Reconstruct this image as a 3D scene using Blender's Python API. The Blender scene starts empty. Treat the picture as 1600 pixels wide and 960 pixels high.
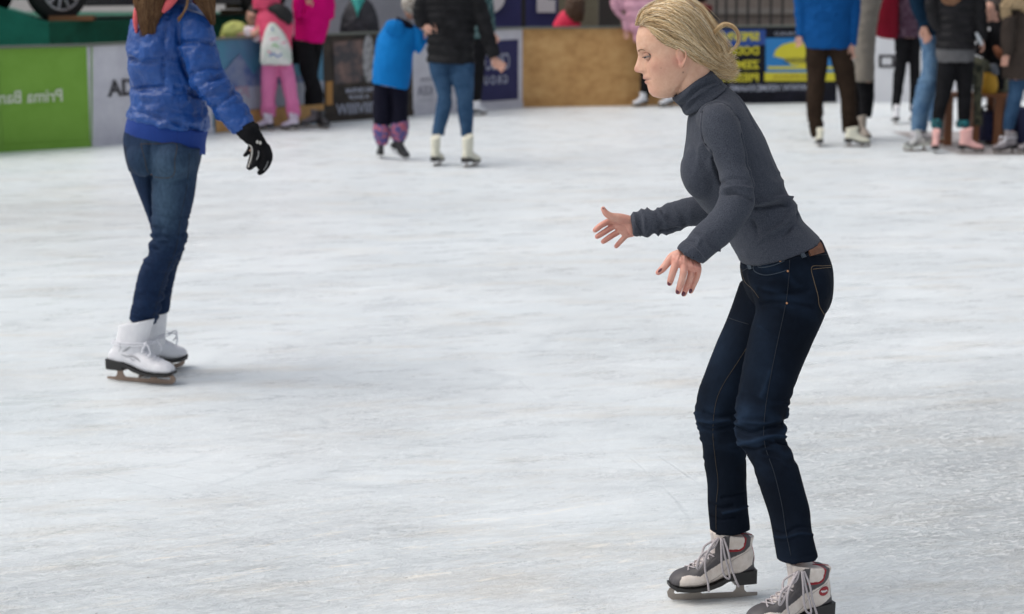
import bpy, bmesh, math, random
import numpy as np
from mathutils import Vector, Matrix
from mathutils.bvhtree import BVHTree
R = math.radians
random.seed(7); RNG = np.random.default_rng(7)
S = bpy.context.scene

# ------------------------------------------------------------------ camera, world, sun, exposure
FPX, CH, PITCH = 3000.0, 1.75, math.atan(530 / 3000)
cam_d = bpy.data.cameras.new('camera'); cam = bpy.data.objects.new('camera', cam_d); S.collection.objects.link(cam)
cam.location = (0, 0, CH); cam.rotation_euler = (math.pi / 2 - PITCH, 0, 0)
cam_d.sensor_width = 36; cam_d.lens = 36 * FPX / 1600; cam_d.clip_start = 0.1; cam_d.clip_end = 500
cam_d.dof.use_dof = True; cam_d.dof.focus_distance = 5.15; cam_d.dof.aperture_fstop = 4.2
S.camera = cam
world = bpy.data.worlds.new('World'); S.world = world; world.use_nodes = True
wn = world.node_tree; bg = wn.nodes['Background']
sky = wn.nodes.new('ShaderNodeTexSky'); sky.sky_type = 'NISHITA'; sky.sun_disc = False
SUN_EL, SUN_AZ = 56.0, -98.0          # azimuth from +Y (away from camera) towards +X
sky.sun_elevation = R(SUN_EL); sky.sun_rotation = R(SUN_AZ); sky.air_density = 1.0; sky.dust_density = 4.0; sky.ozone_density = 1.5
hs = wn.nodes.new('ShaderNodeHueSaturation'); hs.inputs['Saturation'].default_value = 0.42
wn.links.new(sky.outputs[0], hs.inputs['Color']); wn.links.new(hs.outputs[0], bg.inputs[0]); bg.inputs[1].default_value = 0.105
sd = bpy.data.lights.new('sun', 'SUN'); sd.energy = 0.85; sd.angle = R(65); sd.color = (1, 0.94, 0.86)
sun = bpy.data.objects.new('sun', sd); S.collection.objects.link(sun)
sv = Vector((math.sin(R(SUN_AZ)) * math.cos(R(SUN_EL)), math.cos(R(SUN_AZ)) * math.cos(R(SUN_EL)), math.sin(R(SUN_EL))))
sun.rotation_euler = sv.to_track_quat('Z', 'Y').to_euler(); sun.location = (0, 10, 12)
S.view_settings.view_transform = 'Standard'; S.view_settings.look = 'None'
S.view_settings.exposure = 0.56; S.view_settings.gamma = 1.0

# ------------------------------------------------------------------ projection helpers
cp, sp = math.cos(PITCH), math.sin(PITCH)
def ray(px, py):
    x = (px - 800) / FPX; y = -(py - 480) / FPX
    return np.array([x, cp + y * sp, -sp + y * cp])
def at(px, py, Y):
    d = ray(px, py); return np.array([0, 0, CH]) + d * (Y / d[1])
def ground(px, py, z=0.0):
    d = ray(px, py); return np.array([0, 0, CH]) + d * ((z - CH) / d[2])
def pxm(Y): return FPX / (Y / cp)          # pixels per metre, roughly

# ------------------------------------------------------------------ noise
def _h(i, s):
    n = (i[..., 0] * 73856093) ^ (i[..., 1] * 19349663) ^ (i[..., 2] * 83492791) ^ (s * 2654435761 & 0x7fffffff)
    n = (n ^ (n >> 13)) * 1274126177 & 0x7fffffff
    return ((n ^ (n >> 16)) & 0xffff) / 65535.0 * 2 - 1
def vnoise(P, seed=0):
    P = np.asarray(P, float); i = np.floor(P).astype(np.int64); f = P - i; f = f * f * (3 - 2 * f)
    out = 0
    for dx in (0, 1):
        for dy in (0, 1):
            for dz in (0, 1):
                w = (f[:, 0] if dx else 1 - f[:, 0]) * (f[:, 1] if dy else 1 - f[:, 1]) * (f[:, 2] if dz else 1 - f[:, 2])
                out = out + w * _h(i + np.array([dx, dy, dz]), seed)
    return out
def interp(x, tab):
    a = np.array(tab, float); o = np.argsort(a[:, 0]); a = a[o]
    return [np.interp(x, a[:, 0], a[:, k]) for k in range(1, a.shape[1])]

# ------------------------------------------------------------------ mesh pieces: (V, F)
def spline(P, n):
    P = np.asarray(P, float); m = len(P)
    if m < 3:
        t = np.linspace(0, 1, n * (m - 1) + 1)[:, None]; return P[0] * (1 - t) + P[-1] * t
    out = []
    for i in range(m - 1):
        p0 = P[max(i - 1, 0)]; p1 = P[i]; p2 = P[i + 1]; p3 = P[min(i + 2, m - 1)]
        for k in range(n):
            t = k / n
            out.append(0.5 * ((2 * p1) + (-p0 + p2) * t + (2 * p0 - 5 * p1 + 4 * p2 - p3) * t * t + (-p0 + 3 * p1 - 3 * p2 + p3) * t ** 3))
    out.append(P[-1]); return np.array(out)
def rings_mesh(Rg):
    """Rg: (k, n, 3) rings -> closed tube with domed caps"""
    k, n, _ = Rg.shape
    c0 = Rg[0].mean(0); c1 = Rg[-1].mean(0)
    V = np.vstack([Rg.reshape(-1, 3), c0[None], c1[None]])
    F = []
    for i in range(k - 1):
        for j in range(n):
            a = i * n + j; b = i * n + (j + 1) % n
            F.append((a, b, b + n, a + n))
    for j in range(n):
        F.append((k * n, (j + 1) % n, j)); F.append((k * n + 1, (k - 1) * n + j, (k - 1) * n + (j + 1) % n))
    return V, F
def loft(st, Y, n=28, sub=6, inset=1.0, seams=None, sd=0.012, ext=0.0, p=2.0):
    """st: (x1,y1,x2,y2,half_depth[,dY]) silhouette edges in photo pixels on the plane Y (Y may be a (Y0,Y1) ramp)."""
    rows = []
    m = len(st)
    for i, s in enumerate(st):
        if len(s) == 4: s = (s[0], s[2], s[1], s[2], s[3])
        t = i / max(m - 1, 1)
        y = (Y[0] * (1 - t) + Y[1] * t) if isinstance(Y, tuple) else Y
        if len(s) > 5: y += s[5]
        a = at(s[0], s[1], y); b = at(s[2], s[3], y)
        rows.append(np.concatenate([(a + b) / 2, (b - a) / 2, [s[4]]]))
    Q = spline(np.array(rows), sub)
    th = np.linspace(0, 2 * math.pi, n, endpoint=False)
    cx = np.sign(np.cos(th)) * np.abs(np.cos(th)) ** (2 / p); sy = np.sign(np.sin(th)) * np.abs(np.sin(th)) ** (2 / p)
    rg = []
    for i, q in enumerate(Q):
        c, a, h = q[:3], q[3:6], q[6]
        k = inset; hh = h * inset
        la = np.linalg.norm(a) + 1e-9
        off = 0.0
        if seams is not None:
            t = i / sub
            off = -sd * sum(math.exp(-((t - s_) / 0.11) ** 2) for s_ in seams) + sd * 0.35
        aa = a * k * (1 + off / la); hb = hh + off
        rg.append(c + np.outer(cx, aa) + np.outer(sy, [0, 1, 0]) * hb)
    return rings_mesh(np.array(rg))
def tube(P, rad, n=12, sub=4, caps=True):
    P = np.asarray(P, float); rad = np.asarray(rad if np.ndim(rad) else [rad] * len(P), float)
    Q = spline(np.hstack([P, rad[:, None]]), sub); C, r = Q[:, :3], Q[:, 3]
    T = np.gradient(C, axis=0); T /= np.linalg.norm(T, axis=1)[:, None] + 1e-12
    ref = np.array([0, 0, 1.0]) if abs(T[0][2]) < 0.9 else np.array([0, 1.0, 0])
    rg = []; th = np.linspace(0, 2 * math.pi, n, endpoint=False)
    u = np.cross(T[0], ref); u /= np.linalg.norm(u)
    CC, RR, TT = list(C), list(r), list(T)
    if caps:
        ex0 = [(C[0] - T[0] * r[0] * math.sin(a), r[0] * math.cos(a), T[0]) for a in (R(80), R(50), R(22))]
        ex1 = [(C[-1] + T[-1] * r[-1] * math.sin(a), r[-1] * math.cos(a), T[-1]) for a in (R(22), R(50), R(80))]
        CC = [e[0] for e in ex0] + CC + [e[0] for e in ex1]; RR = [e[1] for e in ex0] + RR + [e[1] for e in ex1]; TT = [e[2] for e in ex0] + TT + [e[2] for e in ex1]
    for c, rr, t in zip(CC, RR, TT):
        u = u - t * np.dot(u, t); u /= np.linalg.norm(u) + 1e-12; w = np.cross(t, u)
        rg.append(c + rr * (np.outer(np.cos(th), u) + np.outer(np.sin(th), w)))
    return rings_mesh(np.array(rg))
def ellipsoid(c, r, ax=None, n=20, m=12):
    ax = np.eye(3) if ax is None else np.array(ax, float)
    rg = []
    for i in range(1, m):
        ph = math.pi * i / m; th = np.linspace(0, 2 * math.pi, n, endpoint=False)
        L = np.stack([np.cos(th) * math.sin(ph) * r[0], np.sin(th) * math.sin(ph) * r[1], np.full(n, math.cos(ph) * r[2])], 1)
        rg.append(np.array(c) + L @ ax)
    V, F = rings_mesh(np.array(rg)); V[-2] = np.array(c) + np.array([0, 0, r[2]]) @ ax; V[-1] = np.array(c) - np.array([0, 0, r[2]]) @ ax
    return V, F
def box(c, s, rz=0.0):
    x, y, z = [q / 2 for q in s]
    V = np.array([(-x, -y, -z), (x, -y, -z), (x, y, -z), (-x, y, -z), (-x, -y, z), (x, -y, z), (x, y, z), (-x, y, z)])
    cz, sz = math.cos(rz), math.sin(rz)
    V = V @ np.array([[cz, sz, 0], [-sz, cz, 0], [0, 0, 1]]) + np.array(c)
    return V, [(0, 3, 2, 1), (4, 5, 6, 7), (0, 1, 5, 4), (1, 2, 6, 5), (2, 3, 7, 6), (3, 0, 4, 7)]
def join(parts):
    V = []; F = []; o = 0
    for v, f in parts:
        V.append(np.asarray(v)); F += [tuple(i + o for i in q) for q in f]; o += len(v)
    return np.vstack(V), F
def to_mesh(V, F, name='m'):
    me = bpy.data.meshes.new(name); me.from_pydata(np.asarray(V).tolist(), [], [tuple(map(int, f)) for f in F]); me.update(); return me
def remesh(parts, voxel, smooth=3, fac=0.5):
    V, F = join(parts); me = to_mesh(V, F, 'tmp'); ob = bpy.data.objects.new('tmp', me); S.collection.objects.link(ob)
    md = ob.modifiers.new('r', 'REMESH'); md.mode = 'VOXEL'; md.voxel_size = voxel; md.adaptivity = 0
    if smooth: sm = ob.modifiers.new('s', 'SMOOTH'); sm.factor = fac; sm.iterations = smooth
    dg = bpy.context.evaluated_depsgraph_get(); dg.update(); ev = ob.evaluated_get(dg); m2 = ev.to_mesh()
    n = len(m2.vertices); W = np.empty(n * 3, np.float32); m2.vertices.foreach_get('co', W); W = W.reshape(-1, 3).astype(float)
    f4 = np.empty(len(m2.loops), np.int32); m2.loops.foreach_get('vertex_index', f4)
    ls = np.empty(len(m2.polygons), np.int32); m2.polygons.foreach_get('loop_total', ls)
    FF = []
    if (ls == 4).all(): FF = [tuple(r) for r in f4.reshape(-1, 4).tolist()]
    else:
        o = 0
        for l in ls: FF.append(tuple(f4[o:o + l].tolist())); o += l
    ev.to_mesh_clear(); bpy.data.objects.remove(ob); bpy.data.meshes.remove(me)
    return W, FF
def normals(V, F):
    Fa = np.array([f[:4] if len(f) >= 4 else (f[0], f[1], f[2], f[2]) for f in F])
    fn = np.cross(V[Fa[:, 2]] - V[Fa[:, 0]], V[Fa[:, 3]] - V[Fa[:, 1]]) if len(Fa) else np.zeros((0, 3))
    N = np.zeros_like(V)
    for k in range(4): np.add.at(N, Fa[:, k], fn)
    return N / (np.linalg.norm(N, axis=1)[:, None] + 1e-12)
def folds(V, N, c, r, d, freq, amp, seed=1, cross=0.25):
    """ridged cloth folds running across direction d inside a soft ball"""
    c = np.asarray(c); d = np.asarray(d, float); d /= np.linalg.norm(d)
    w = np.exp(-(np.linalg.norm(V - c, axis=1) / r) ** 2); k = np.where(w > 0.02)[0]
    if not len(k): return V
    P = V[k] - c; a = P @ d; perp = P - np.outer(a, d)
    Q = perp * freq * cross + np.outer(a * freq, d)
    n = vnoise(Q + 0.35 * vnoise(P * 18, seed + 5)[:, None], seed); n = 1 - 2.2 * np.abs(n)
    V[k] += N[k] * (w[k] * n * amp)[:, None]; return V
def wrinkle(V, N, freq, amp, seed=3):
    n = vnoise(V * freq, seed) * 0.6 + vnoise(V * freq * 2.1, seed + 1) * 0.4
    return V + N * (n * amp)[:, None]
def bvh(V, F): return BVHTree.FromPolygons([Vector(v) for v in V], F)
def hit(tree, px, py):
    d = Vector(ray(px, py)).normalized(); h = tree.ray_cast(Vector((0, 0, CH)), d)
    return (np.array(h[0]), np.array(h[1])) if h[0] is not None else None
def crease(V, N, tree, pl, width, amp, sub=6):
    pts = []
    for q in spline(np.array(pl, float), sub):
        h = hit(tree, q[0], q[1])
        if h: pts.append(h[0])
    if len(pts) < 2: return V
    pts = np.array(pts); lo = pts.min(0) - 3 * width; hi = pts.max(0) + 3 * width
    k = np.where(((V > lo) & (V < hi)).all(1))[0]
    dd = np.full(len(k), 9.0)
    for a, b in zip(pts[:-1], pts[1:]):
        ab = b - a; t = np.clip(((V[k] - a) @ ab) / (ab @ ab + 1e-12), 0, 1); dd = np.minimum(dd, np.linalg.norm(V[k] - a - t[:, None] * ab, axis=1))
    V[k] += N[k] * (amp * np.exp(-(dd / width) ** 2))[:, None]; return V

# ------------------------------------------------------------------ materials
MATS = {}
def mat(name, col, rough=0.7, col2=None, scale=40, bump=0.0, bscale=200, metal=0.0, spec=0.5, sss=0.0, coat=0.0, sheen=0.0, stretch=(1, 1, 1), attr=False, mixlo=0.35, mixhi=0.65, bdist=0.002, col3=None):
    if name in MATS: return MATS[name]
    m = bpy.data.materials.new(name); m.use_nodes = True; nt = m.node_tree; b = nt.nodes['Principled BSDF']
    b.inputs['Base Color'].default_value = (*col, 1); b.inputs['Roughness'].default_value = rough; b.inputs['Metallic'].default_value = metal
    b.inputs['Specular IOR Level'].default_value = spec
    if sss: b.inputs['Subsurface Weight'].default_value = sss; b.inputs['Subsurface Radius'].default_value = (0.012, 0.005, 0.003); b.inputs['Subsurface Scale'].default_value = 0.8
    if coat: b.inputs['Coat Weight'].default_value = coat; b.inputs['Coat Roughness'].default_value = 0.2
    if sheen: b.inputs['Sheen Weight'].default_value = sheen; b.inputs['Sheen Roughness'].default_value = 0.5
    tc = nt.nodes.new('ShaderNodeTexCoord'); mp = nt.nodes.new('ShaderNodeMapping'); mp.inputs['Scale'].default_value = stretch
    nt.links.new(tc.outputs['Object'], mp.inputs[0])
    src = None
    if attr:
        at_ = nt.nodes.new('ShaderNodeAttribute'); at_.attribute_name = 'tint'; src = at_.outputs['Color']
    if col2:
        no = nt.nodes.new('ShaderNodeTexNoise'); no.inputs['Scale'].default_value = scale; no.inputs['Detail'].default_value = 6; no.inputs['Roughness'].default_value = 0.65
        nt.links.new(mp.outputs[0], no.inputs['Vector'])
        rp = nt.nodes.new('ShaderNodeValToRGB'); rp.color_ramp.elements[0].position = mixlo; rp.color_ramp.elements[1].position = mixhi
        if src is None:
            rp.color_ramp.elements[0].color = (*col, 1); rp.color_ramp.elements[1].color = (*col2, 1)
            if col3: e = rp.color_ramp.elements.new(0.5 * (mixlo + mixhi)); e.color = (*col3, 1)
            nt.links.new(no.outputs[0], rp.inputs[0]); src = rp.outputs[0]
        else:
            mx = nt.nodes.new('ShaderNodeMix'); mx.data_type = 'RGBA'; mx.blend_type = 'MULTIPLY'; mx.inputs[0].default_value = 1
            rp.color_ramp.elements[0].color = (*col2, 1); rp.color_ramp.elements[1].color = (1, 1, 1, 1)
            nt.links.new(no.outputs[0], rp.inputs[0]); nt.links.new(src, mx.inputs[6]); nt.links.new(rp.outputs[0], mx.inputs[7]); src = mx.outputs[2]
    if src is not None: nt.links.new(src, b.inputs['Base Color'])
    if bump:
        n2 = nt.nodes.new('ShaderNodeTexNoise'); n2.inputs['Scale'].default_value = bscale; n2.inputs['Detail'].default_value = 4
        nt.links.new(mp.outputs[0], n2.inputs['Vector'])
        bp = nt.nodes.new('ShaderNodeBump'); bp.inputs['Strength'].default_value = bump; bp.inputs['Distance'].default_value = bdist
        nt.links.new(n2.outputs[0], bp.inputs['Height']); nt.links.new(bp.outputs[0], b.inputs['Normal'])
    MATS[name] = m; return m

# ------------------------------------------------------------------ scene objects
ORG = {}
def tag(o, label=None, cat=None, group=None, kind=None):
    for k, v in (('label', label), ('category', cat), ('group', group), ('kind', kind)):
        if v: o[k] = v
    return o
def thing(name, loc, label, cat, group=None):
    o = bpy.data.objects.new(name, None); o.empty_display_size = 0.1; S.collection.objects.link(o); o.location = [float(q) for q in loc]; ORG[o.name] = np.array(loc, float)
    return tag(o, label, cat, group)
def put(name, VF, m, parent=None, smooth=True, tint=None, label=None, loc=None):
    V, F = VF; V = np.asarray(V, float)
    org = ORG[parent.name] if parent is not None else (np.array(loc, float) if loc is not None else np.zeros(3))
    me = to_mesh(V - org, F, name)
    if smooth: me.polygons.foreach_set('use_smooth', [True] * len(me.polygons))
    if isinstance(m, (list, tuple)):
        for q in m: me.materials.append(q)
    else: me.materials.append(m)
    if tint is not None:
        a = me.color_attributes.new('tint', 'FLOAT_COLOR', 'POINT'); c = np.ones((len(V), 4), np.float32); c[:, :3] = tint; a.data.foreach_set('color', c.ravel())
    o = bpy.data.objects.new(name, me); S.collection.objects.link(o)
    if parent is not None: o.parent = parent; ORG[o.name] = org
    else: o.location = org; ORG[o.name] = org
    if label: o['label'] = label
    return o
def surf_line(name, tree, lines, rad, m, parent, off=0.0005, sub=5, dash=None):
    for pl in lines:
        pts = []
        for q in spline(np.array(pl, float), sub):
            h = hit(tree, q[0], q[1])
            if h: pts.append(h[0] + h[1] * off)
        if len(pts) > 1: o = put(name, tube(np.array(pts), rad, n=5, sub=1, caps=False), m, parent)
    return o
def surf_patch(name, tree, poly, m, parent, off=0.002, thick=0.002, n=10, tint=None):
    """quad patch (4 px corners) laid on a surface"""
    a, b, c, d = [np.array(q, float) for q in poly]; T = []; B = []
    for i in range(n + 1):
        for j in range(n + 1):
            s, t = i / n, j / n; q = (a * (1 - s) + b * s) * (1 - t) + (d * (1 - s) + c * s) * t
            h = hit(tree, q[0], q[1])
            if not h: return None
            T.append(h[0] + h[1] * (off + thick)); B.append(h[0] + h[1] * (off - 0.004))
    k = n + 1; V = T + B; F = []
    for i in range(n):
        for j in range(n):
            q = i * k + j; F.append((q, q + 1, q + k + 1, q + k)); o = k * k; F.append((o + q, o + q + k, o + q + k + 1, o + q + 1))
    rim = [i for i in range(k)] + [i * k + n for i in range(1, k)] + [n * k + j for j in range(n - 1, -1, -1)] + [i * k for i in range(n - 1, 0, -1)]
    for i in range(len(rim)): x, y = rim[i], rim[(i + 1) % len(rim)]; F.append((x, y, y + k * k, x + k * k))
    return put(name, (np.array(V), F), m, parent)
def flat_shape(splines, depth, M, bevel=0.0):
    """extruded 2D shape with holes; splines in xy, matrix M (4x4) places it"""
    cu = bpy.data.curves.new('c', 'CURVE'); cu.dimensions = '2D'; cu.fill_mode = 'BOTH'; cu.extrude = depth / 2
    for P in splines:
        s = cu.splines.new('POLY'); s.points.add(len(P) - 1)
        for i, q in enumerate(P): s.points[i].co = (q[0], q[1], 0, 1)
        s.use_cyclic_u = True
    return _curve_vf(cu, M)
def _curve_vf(cu, M):
    ob = bpy.data.objects.new('c', cu); S.collection.objects.link(ob); dg = bpy.context.evaluated_depsgraph_get(); ev = ob.evaluated_get(dg); m2 = ev.to_mesh()
    V = np.array([tuple(v.co) for v in m2.vertices]); F = [tuple(p.vertices) for p in m2.polygons]
    ev.to_mesh_clear(); bpy.data.objects.remove(ob); M = np.array(M)
    if len(V) == 0: return np.zeros((0, 3)), []
    return V @ M[:3, :3].T + M[:3, 3], F
def text_vf(txt, size, depth, M, off=0.0, shear=0.0, space=1.0):
    cu = bpy.data.curves.new('t', 'FONT'); cu.body = txt; cu.size = size; cu.extrude = depth / 2; cu.offset = off; cu.shear = shear; cu.space_character = space
    cu.align_x = 'CENTER'; cu.align_y = 'CENTER'; cu.resolution_u = 3
    return _curve_vf(cu, M)
def frame(o, x, y, z):
    M = np.eye(4); M[:3, 0] = x; M[:3, 1] = y; M[:3, 2] = z; M[:3, 3] = o; return M

# ------------------------------------------------------------------ palette
SKIN = dict(rough=0.55, sss=0.18, bump=0.12, bscale=260)
M_skin = mat('skin_fair', (0.60, 0.33, 0.24), attr=True, col2=(0.93, 0.88, 0.86), scale=60, **SKIN)
M_skin_bg = mat('skin_plain', (0.52, 0.28, 0.20), rough=0.55, col2=(0.60, 0.34, 0.26), scale=30)
M_knit = mat('grey_knit', (0.024, 0.028, 0.039), rough=0.95, col2=(0.086, 0.096, 0.121), scale=380, bump=0.5, bscale=500, sheen=0.08, stretch=(1, 1, 1), mixlo=0.3, mixhi=0.75, spec=0.12)
M_denim_dark = mat('dark_denim', (0.0022, 0.0042, 0.009), rough=0.9, attr=True, col2=(0.45, 0.47, 0.5), scale=7, bump=0.3, bscale=900, spec=0.10, mixlo=0.38, mixhi=0.72)
M_denim_mid = mat('mid_denim', (0.012, 0.032, 0.085), rough=0.85, attr=True, col2=(0.6, 0.62, 0.68), scale=90, bump=0.3, bscale=700, spec=0.2, stretch=(1, 1, 0.35))
M_denim_bg = mat('blue_denim', (0.020, 0.050, 0.105), rough=0.9, col2=(0.042, 0.090, 0.165), scale=9, bump=0.2, bscale=300, spec=0.1)
M_denim_light = mat('light_denim', (0.05, 0.11, 0.21), rough=0.9, col2=(0.13, 0.22, 0.33), scale=7, bump=0.2, bscale=300, spec=0.1)
M_stitch = mat('ochre_stitching', (0.045, 0.034, 0.022), rough=0.8)
M_seam = mat('dark_seam', (0.006, 0.011, 0.02), rough=0.85)
M_leather = mat('tan_leather', (0.115, 0.042, 0.016), rough=0.6, col2=(0.16, 0.062, 0.026), scale=60, bump=0.2)
M_copper = mat('copper_rivet', (0.6, 0.3, 0.16), rough=0.35, metal=1)
M_nail = mat('maroon_nail', (0.095, 0.007, 0.026), rough=0.2, coat=0.5)
M_boot_main = mat('boot_leather', (0.7, 0.66, 0.6), rough=0.5, attr=True, col2=(0.86, 0.83, 0.80), scale=55, bump=0.1, bscale=150)
M_boot_white = mat('white_boot_leather', (0.74, 0.74, 0.76), rough=0.4, col2=(0.66, 0.66, 0.69), scale=25, bump=0.15, bscale=60)
M_boot_cream = mat('cream_boot_leather', (0.72, 0.70, 0.58), rough=0.5, col2=(0.62, 0.60, 0.48), scale=18)
M_boot_pink = mat('pink_boot_leather', (0.74, 0.42, 0.38), rough=0.5, col2=(0.66, 0.36, 0.34), scale=18)
M_boot_beige = mat('beige_boot_leather', (0.36, 0.31, 0.26), rough=0.6, col2=(0.28, 0.24, 0.20), scale=18)
M_boot_black = mat('black_boot_leather', (0.016, 0.016, 0.018), rough=0.5, col2=(0.05, 0.05, 0.055), scale=14)
M_boot_grey = mat('grey_boot_leather', (0.30, 0.27, 0.28), rough=0.55, col2=(0.12, 0.11, 0.12), scale=22)
M_sole = mat('black_sole', (0.010, 0.009, 0.009), rough=0.45)
M_blade = mat('blade_steel', (0.30, 0.265, 0.235), rough=0.42, metal=0.55, col2=(0.36, 0.32, 0.285), scale=25)
M_blade_pale = mat('blade_pale_steel', (0.45, 0.45, 0.47), rough=0.3, metal=0.7)
M_lace = mat('grey_lace', (0.36, 0.33, 0.34), rough=0.9, col2=(0.46, 0.42, 0.43), scale=200)
M_lace_white = mat('white_lace', (0.72, 0.72, 0.76), rough=0.9)
M_red = mat('red_trim', (0.30, 0.012, 0.02), rough=0.5)
M_white = mat('white_paint', (0.78, 0.78, 0.78), rough=0.6)
M_eye = mat('eye_white', (0.30, 0.25, 0.225), rough=0.15)
M_iris = mat('blue_grey_iris', (0.012, 0.018, 0.024), rough=0.25)
M_lash = mat('dark_lashes', (0.05, 0.03, 0.02), rough=0.8)
M_black = mat('matt_black', (0.008, 0.008, 0.009), rough=0.8)
M_black_fab = mat('black_fabric', (0.005, 0.005, 0.006), rough=0.9, col2=(0.010, 0.010, 0.012), scale=12, spec=0.15)

# ------------------------------------------------------------------ head in its own frame (f forward, s sideways, u up), metres
H_MID = [(-.0985, .048), (-.095, .060), (-.0924, .0714), (-.0835, .0854), (-.0708, .0927), (-.058, .0930), (-.050, .0925), (-.043, .0948), (-.038, .0955), (-.0350, .0935), (-.031, .0975), (-.0265, .0978), (-.0176, .0960), (-.013, .1050), (-.0085, .1143), (-.002, .1168), (.004, .1150), (.013, .1085), (.023, .1025), (.033, .0972), (.042, .0950), (.050, .0950), (.0575, .0945), (.070, .0925), (.0844, .0884), (.103, .078), (.118, .055), (.127, .03), (.131, .008)]
H_BASE = [(-.0985, .046), (-.095, .057), (-.0924, .066), (-.0835, .080), (-.0708, .088), (-.058, .0895), (-.045, .0895), (-.035, .0905), (-.0285, .0905), (-.0176, .0895), (-.0085, .088), (.002, .086), (.012, .0845), (.023, .0835), (.033, .0845), (.042, .089), (.050, .0925), (.0575, .093), (.070, .0918), (.0844, .0884), (.103, .078), (.118, .055), (.127, .03), (.131, .008)]
H_SHAPE = [  # u, back, half width, centre of the widest point, nose width
    (-.0985, .030, .010, .040, .03), (-.095, .026, .020, .045, .03), (-.0924, .020, .026, .045, .03), (-.0835, .004, .037, .038, .025), (-.0708, -.012, .045, .022, .022), (-.058, -.030, .050, .010, .020),
    (-.045, -.048, .055, .006, .020), (-.030, -.065, .059, .004, .019), (-.0176, -.075, .062, .004, .014), (-.0085, -.082, .0645, .002, .0125), (.002, -.088, .067, 0, .0115),
    (.015, -.095, .069, -.002, .0085), (.03, -.099, .071, -.006, .0075), (.045, -.101, .0725, -.010, .010), (.06, -.100, .0735, -.012, .02), (.08, -.095, .072, -.012, .03), (.10, -.083, .063, -.012, .04), (.118, -.058, .044, -.010, .04), (.127, -.032, .024, -.008, .04), (.131, -.016, .008, -.006, .04)]
def head_local(n=96, k=110):
    us = np.concatenate([np.linspace(-.0985, .11, k), np.linspace(.112, .131, 10)])
    mid, = interp(us, H_MID); base, = interp(us, H_BASE); xb, w, c, sg = interp(us, H_SHAPE)
    th = np.linspace(0, 2 * math.pi, n, endpoint=False); rg = []
    for i, u in enumerate(us):
        ct, st = np.cos(th), np.sin(th)
        p = 2.15; cf = np.sign(ct) * np.abs(ct) ** (2 / p); sf = np.sign(st) * np.abs(st) ** (2 / p)
        f = np.where(ct > 0, c[i] + cf * (base[i] - c[i]), c[i] + ct * (c[i] - xb[i])); s = np.where(ct > 0, sf, st) * w[i]
        f = f + np.where(ct > 0, (mid[i] - base[i]) * np.exp(-(s / sg[i]) ** 2), 0)
        rg.append(np.stack([f, s, np.full(n, u)], 1))
    return rings_mesh(np.array(rg))
def gaus(P, c, r): return np.exp(-(((P - np.array(c)) / np.array(r)) ** 2).sum(1))
def face_disp(P):
    P = P.copy()
    for s in (-1, 1):
        P[:, 0] -= 0.0090 * gaus(P, (.082, s * .029, .027), (.03, .015, .0105))          # socket
        P[:, 0] += 0.0030 * gaus(P, (.088, s * .028, .046), (.03, .020, .008))            # brow
        P[:, 0] += 0.0045 * gaus(P, (.075, s * .044, .001), (.03, .018, .014))            # cheekbone
        P[:, 1] -= s * 0.0030 * gaus(P, (.045, s * .058, -.035), (.03, .02, .022))        # cheek hollow
        P[:, 1] += s * 0.0036 * gaus(P, (.104, s * .012, -.009), (.009, .008, .006))      # nose wing
        P[:, 0] -= 0.0024 * gaus(P, (.092, s * .0195, -.010), (.02, .0030, .007))         # crease behind the wing
        for t_ in np.linspace(0, 1, 5): P[:, 0] -= 0.0011 * gaus(P, (.09, s * (.021 + .008 * t_), -.014 - .020 * t_), (.03, .003, .005))   # fold to the mouth corner
        P[:, 2] += 0.0030 * gaus(P, (.104, s * .006, -.0150), (.006, .004, .004))         # nostril
        P[:, 0] -= 0.0022 * gaus(P, (.088, s * .023, -.036), (.02, .006, .006))           # mouth corner
    P[:, 0] += 0.0018 * gaus(P, (.095, 0, -.0295), (.02, .017, .0035)) + 0.0022 * gaus(P, (.093, 0, -.042), (.02, .015, .0045))
    P[:, 0] -= 0.0034 * gaus(P, (.093, 0, -.0355), (.02, .022, .0016))
    return P
def skin_tint(P, base=(.70, .43, .30)):
    c = np.tile(np.array(base), (len(P), 1))
    red = np.array([.60, .20, .17])
    def mix(w, col): c[:] = c * (1 - w[:, None]) + np.array(col) * w[:, None]
    mix(0.45 * gaus(P, (.112, 0, -.006), (.014, .012, .011)), red); n_ = vnoise(P * 130, 5) * .5 + vnoise(P * 300, 6) * .5; c[:] = c * (1 + np.outer(n_, [.05, .10, .10]))
    for s in (-1, 1):
        mix(0.38 * gaus(P, (.062, s * .050, -.008), (.04, .035, .026)), (.66, .27, .20)); mix(0.35 * gaus(P, (.02, s * .055, -.03), (.03, .03, .04)), (.60, .34, .24)); mix(0.30 * gaus(P, (.085, 0, -.065), (.02, .03, .02)), (.66, .32, .24)); mix(0.9 * gaus(P, (-.004, s * .055, -.038), (.0022, .05, .0022)), (.14, .06, .04)); mix(.5 * gaus(P, (.050, s * .06, -.012), (.0018, .05, .0018)), (.25, .11, .07))
        mix(0.5 * gaus(P, (0, s * .072, -.004), (.02, .02, .02)), red)
        mix(0.30 * gaus(P, (.080, s * .031, .020), (.02, .015, .008)), (.45, .22, .18))
    mix(0.75 * gaus(P, (.093, 0, -.030), (.02, .019, .0045)), (.42, .14, .12)); mix(0.75 * gaus(P, (.093, 0, -.041), (.02, .016, .0048)), (.45, .15, .13))
    mix(0.7 * gaus(P, (.093, 0, -.0355), (.02, .022, .0016)), (.16, .05, .05))
    return c
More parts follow.
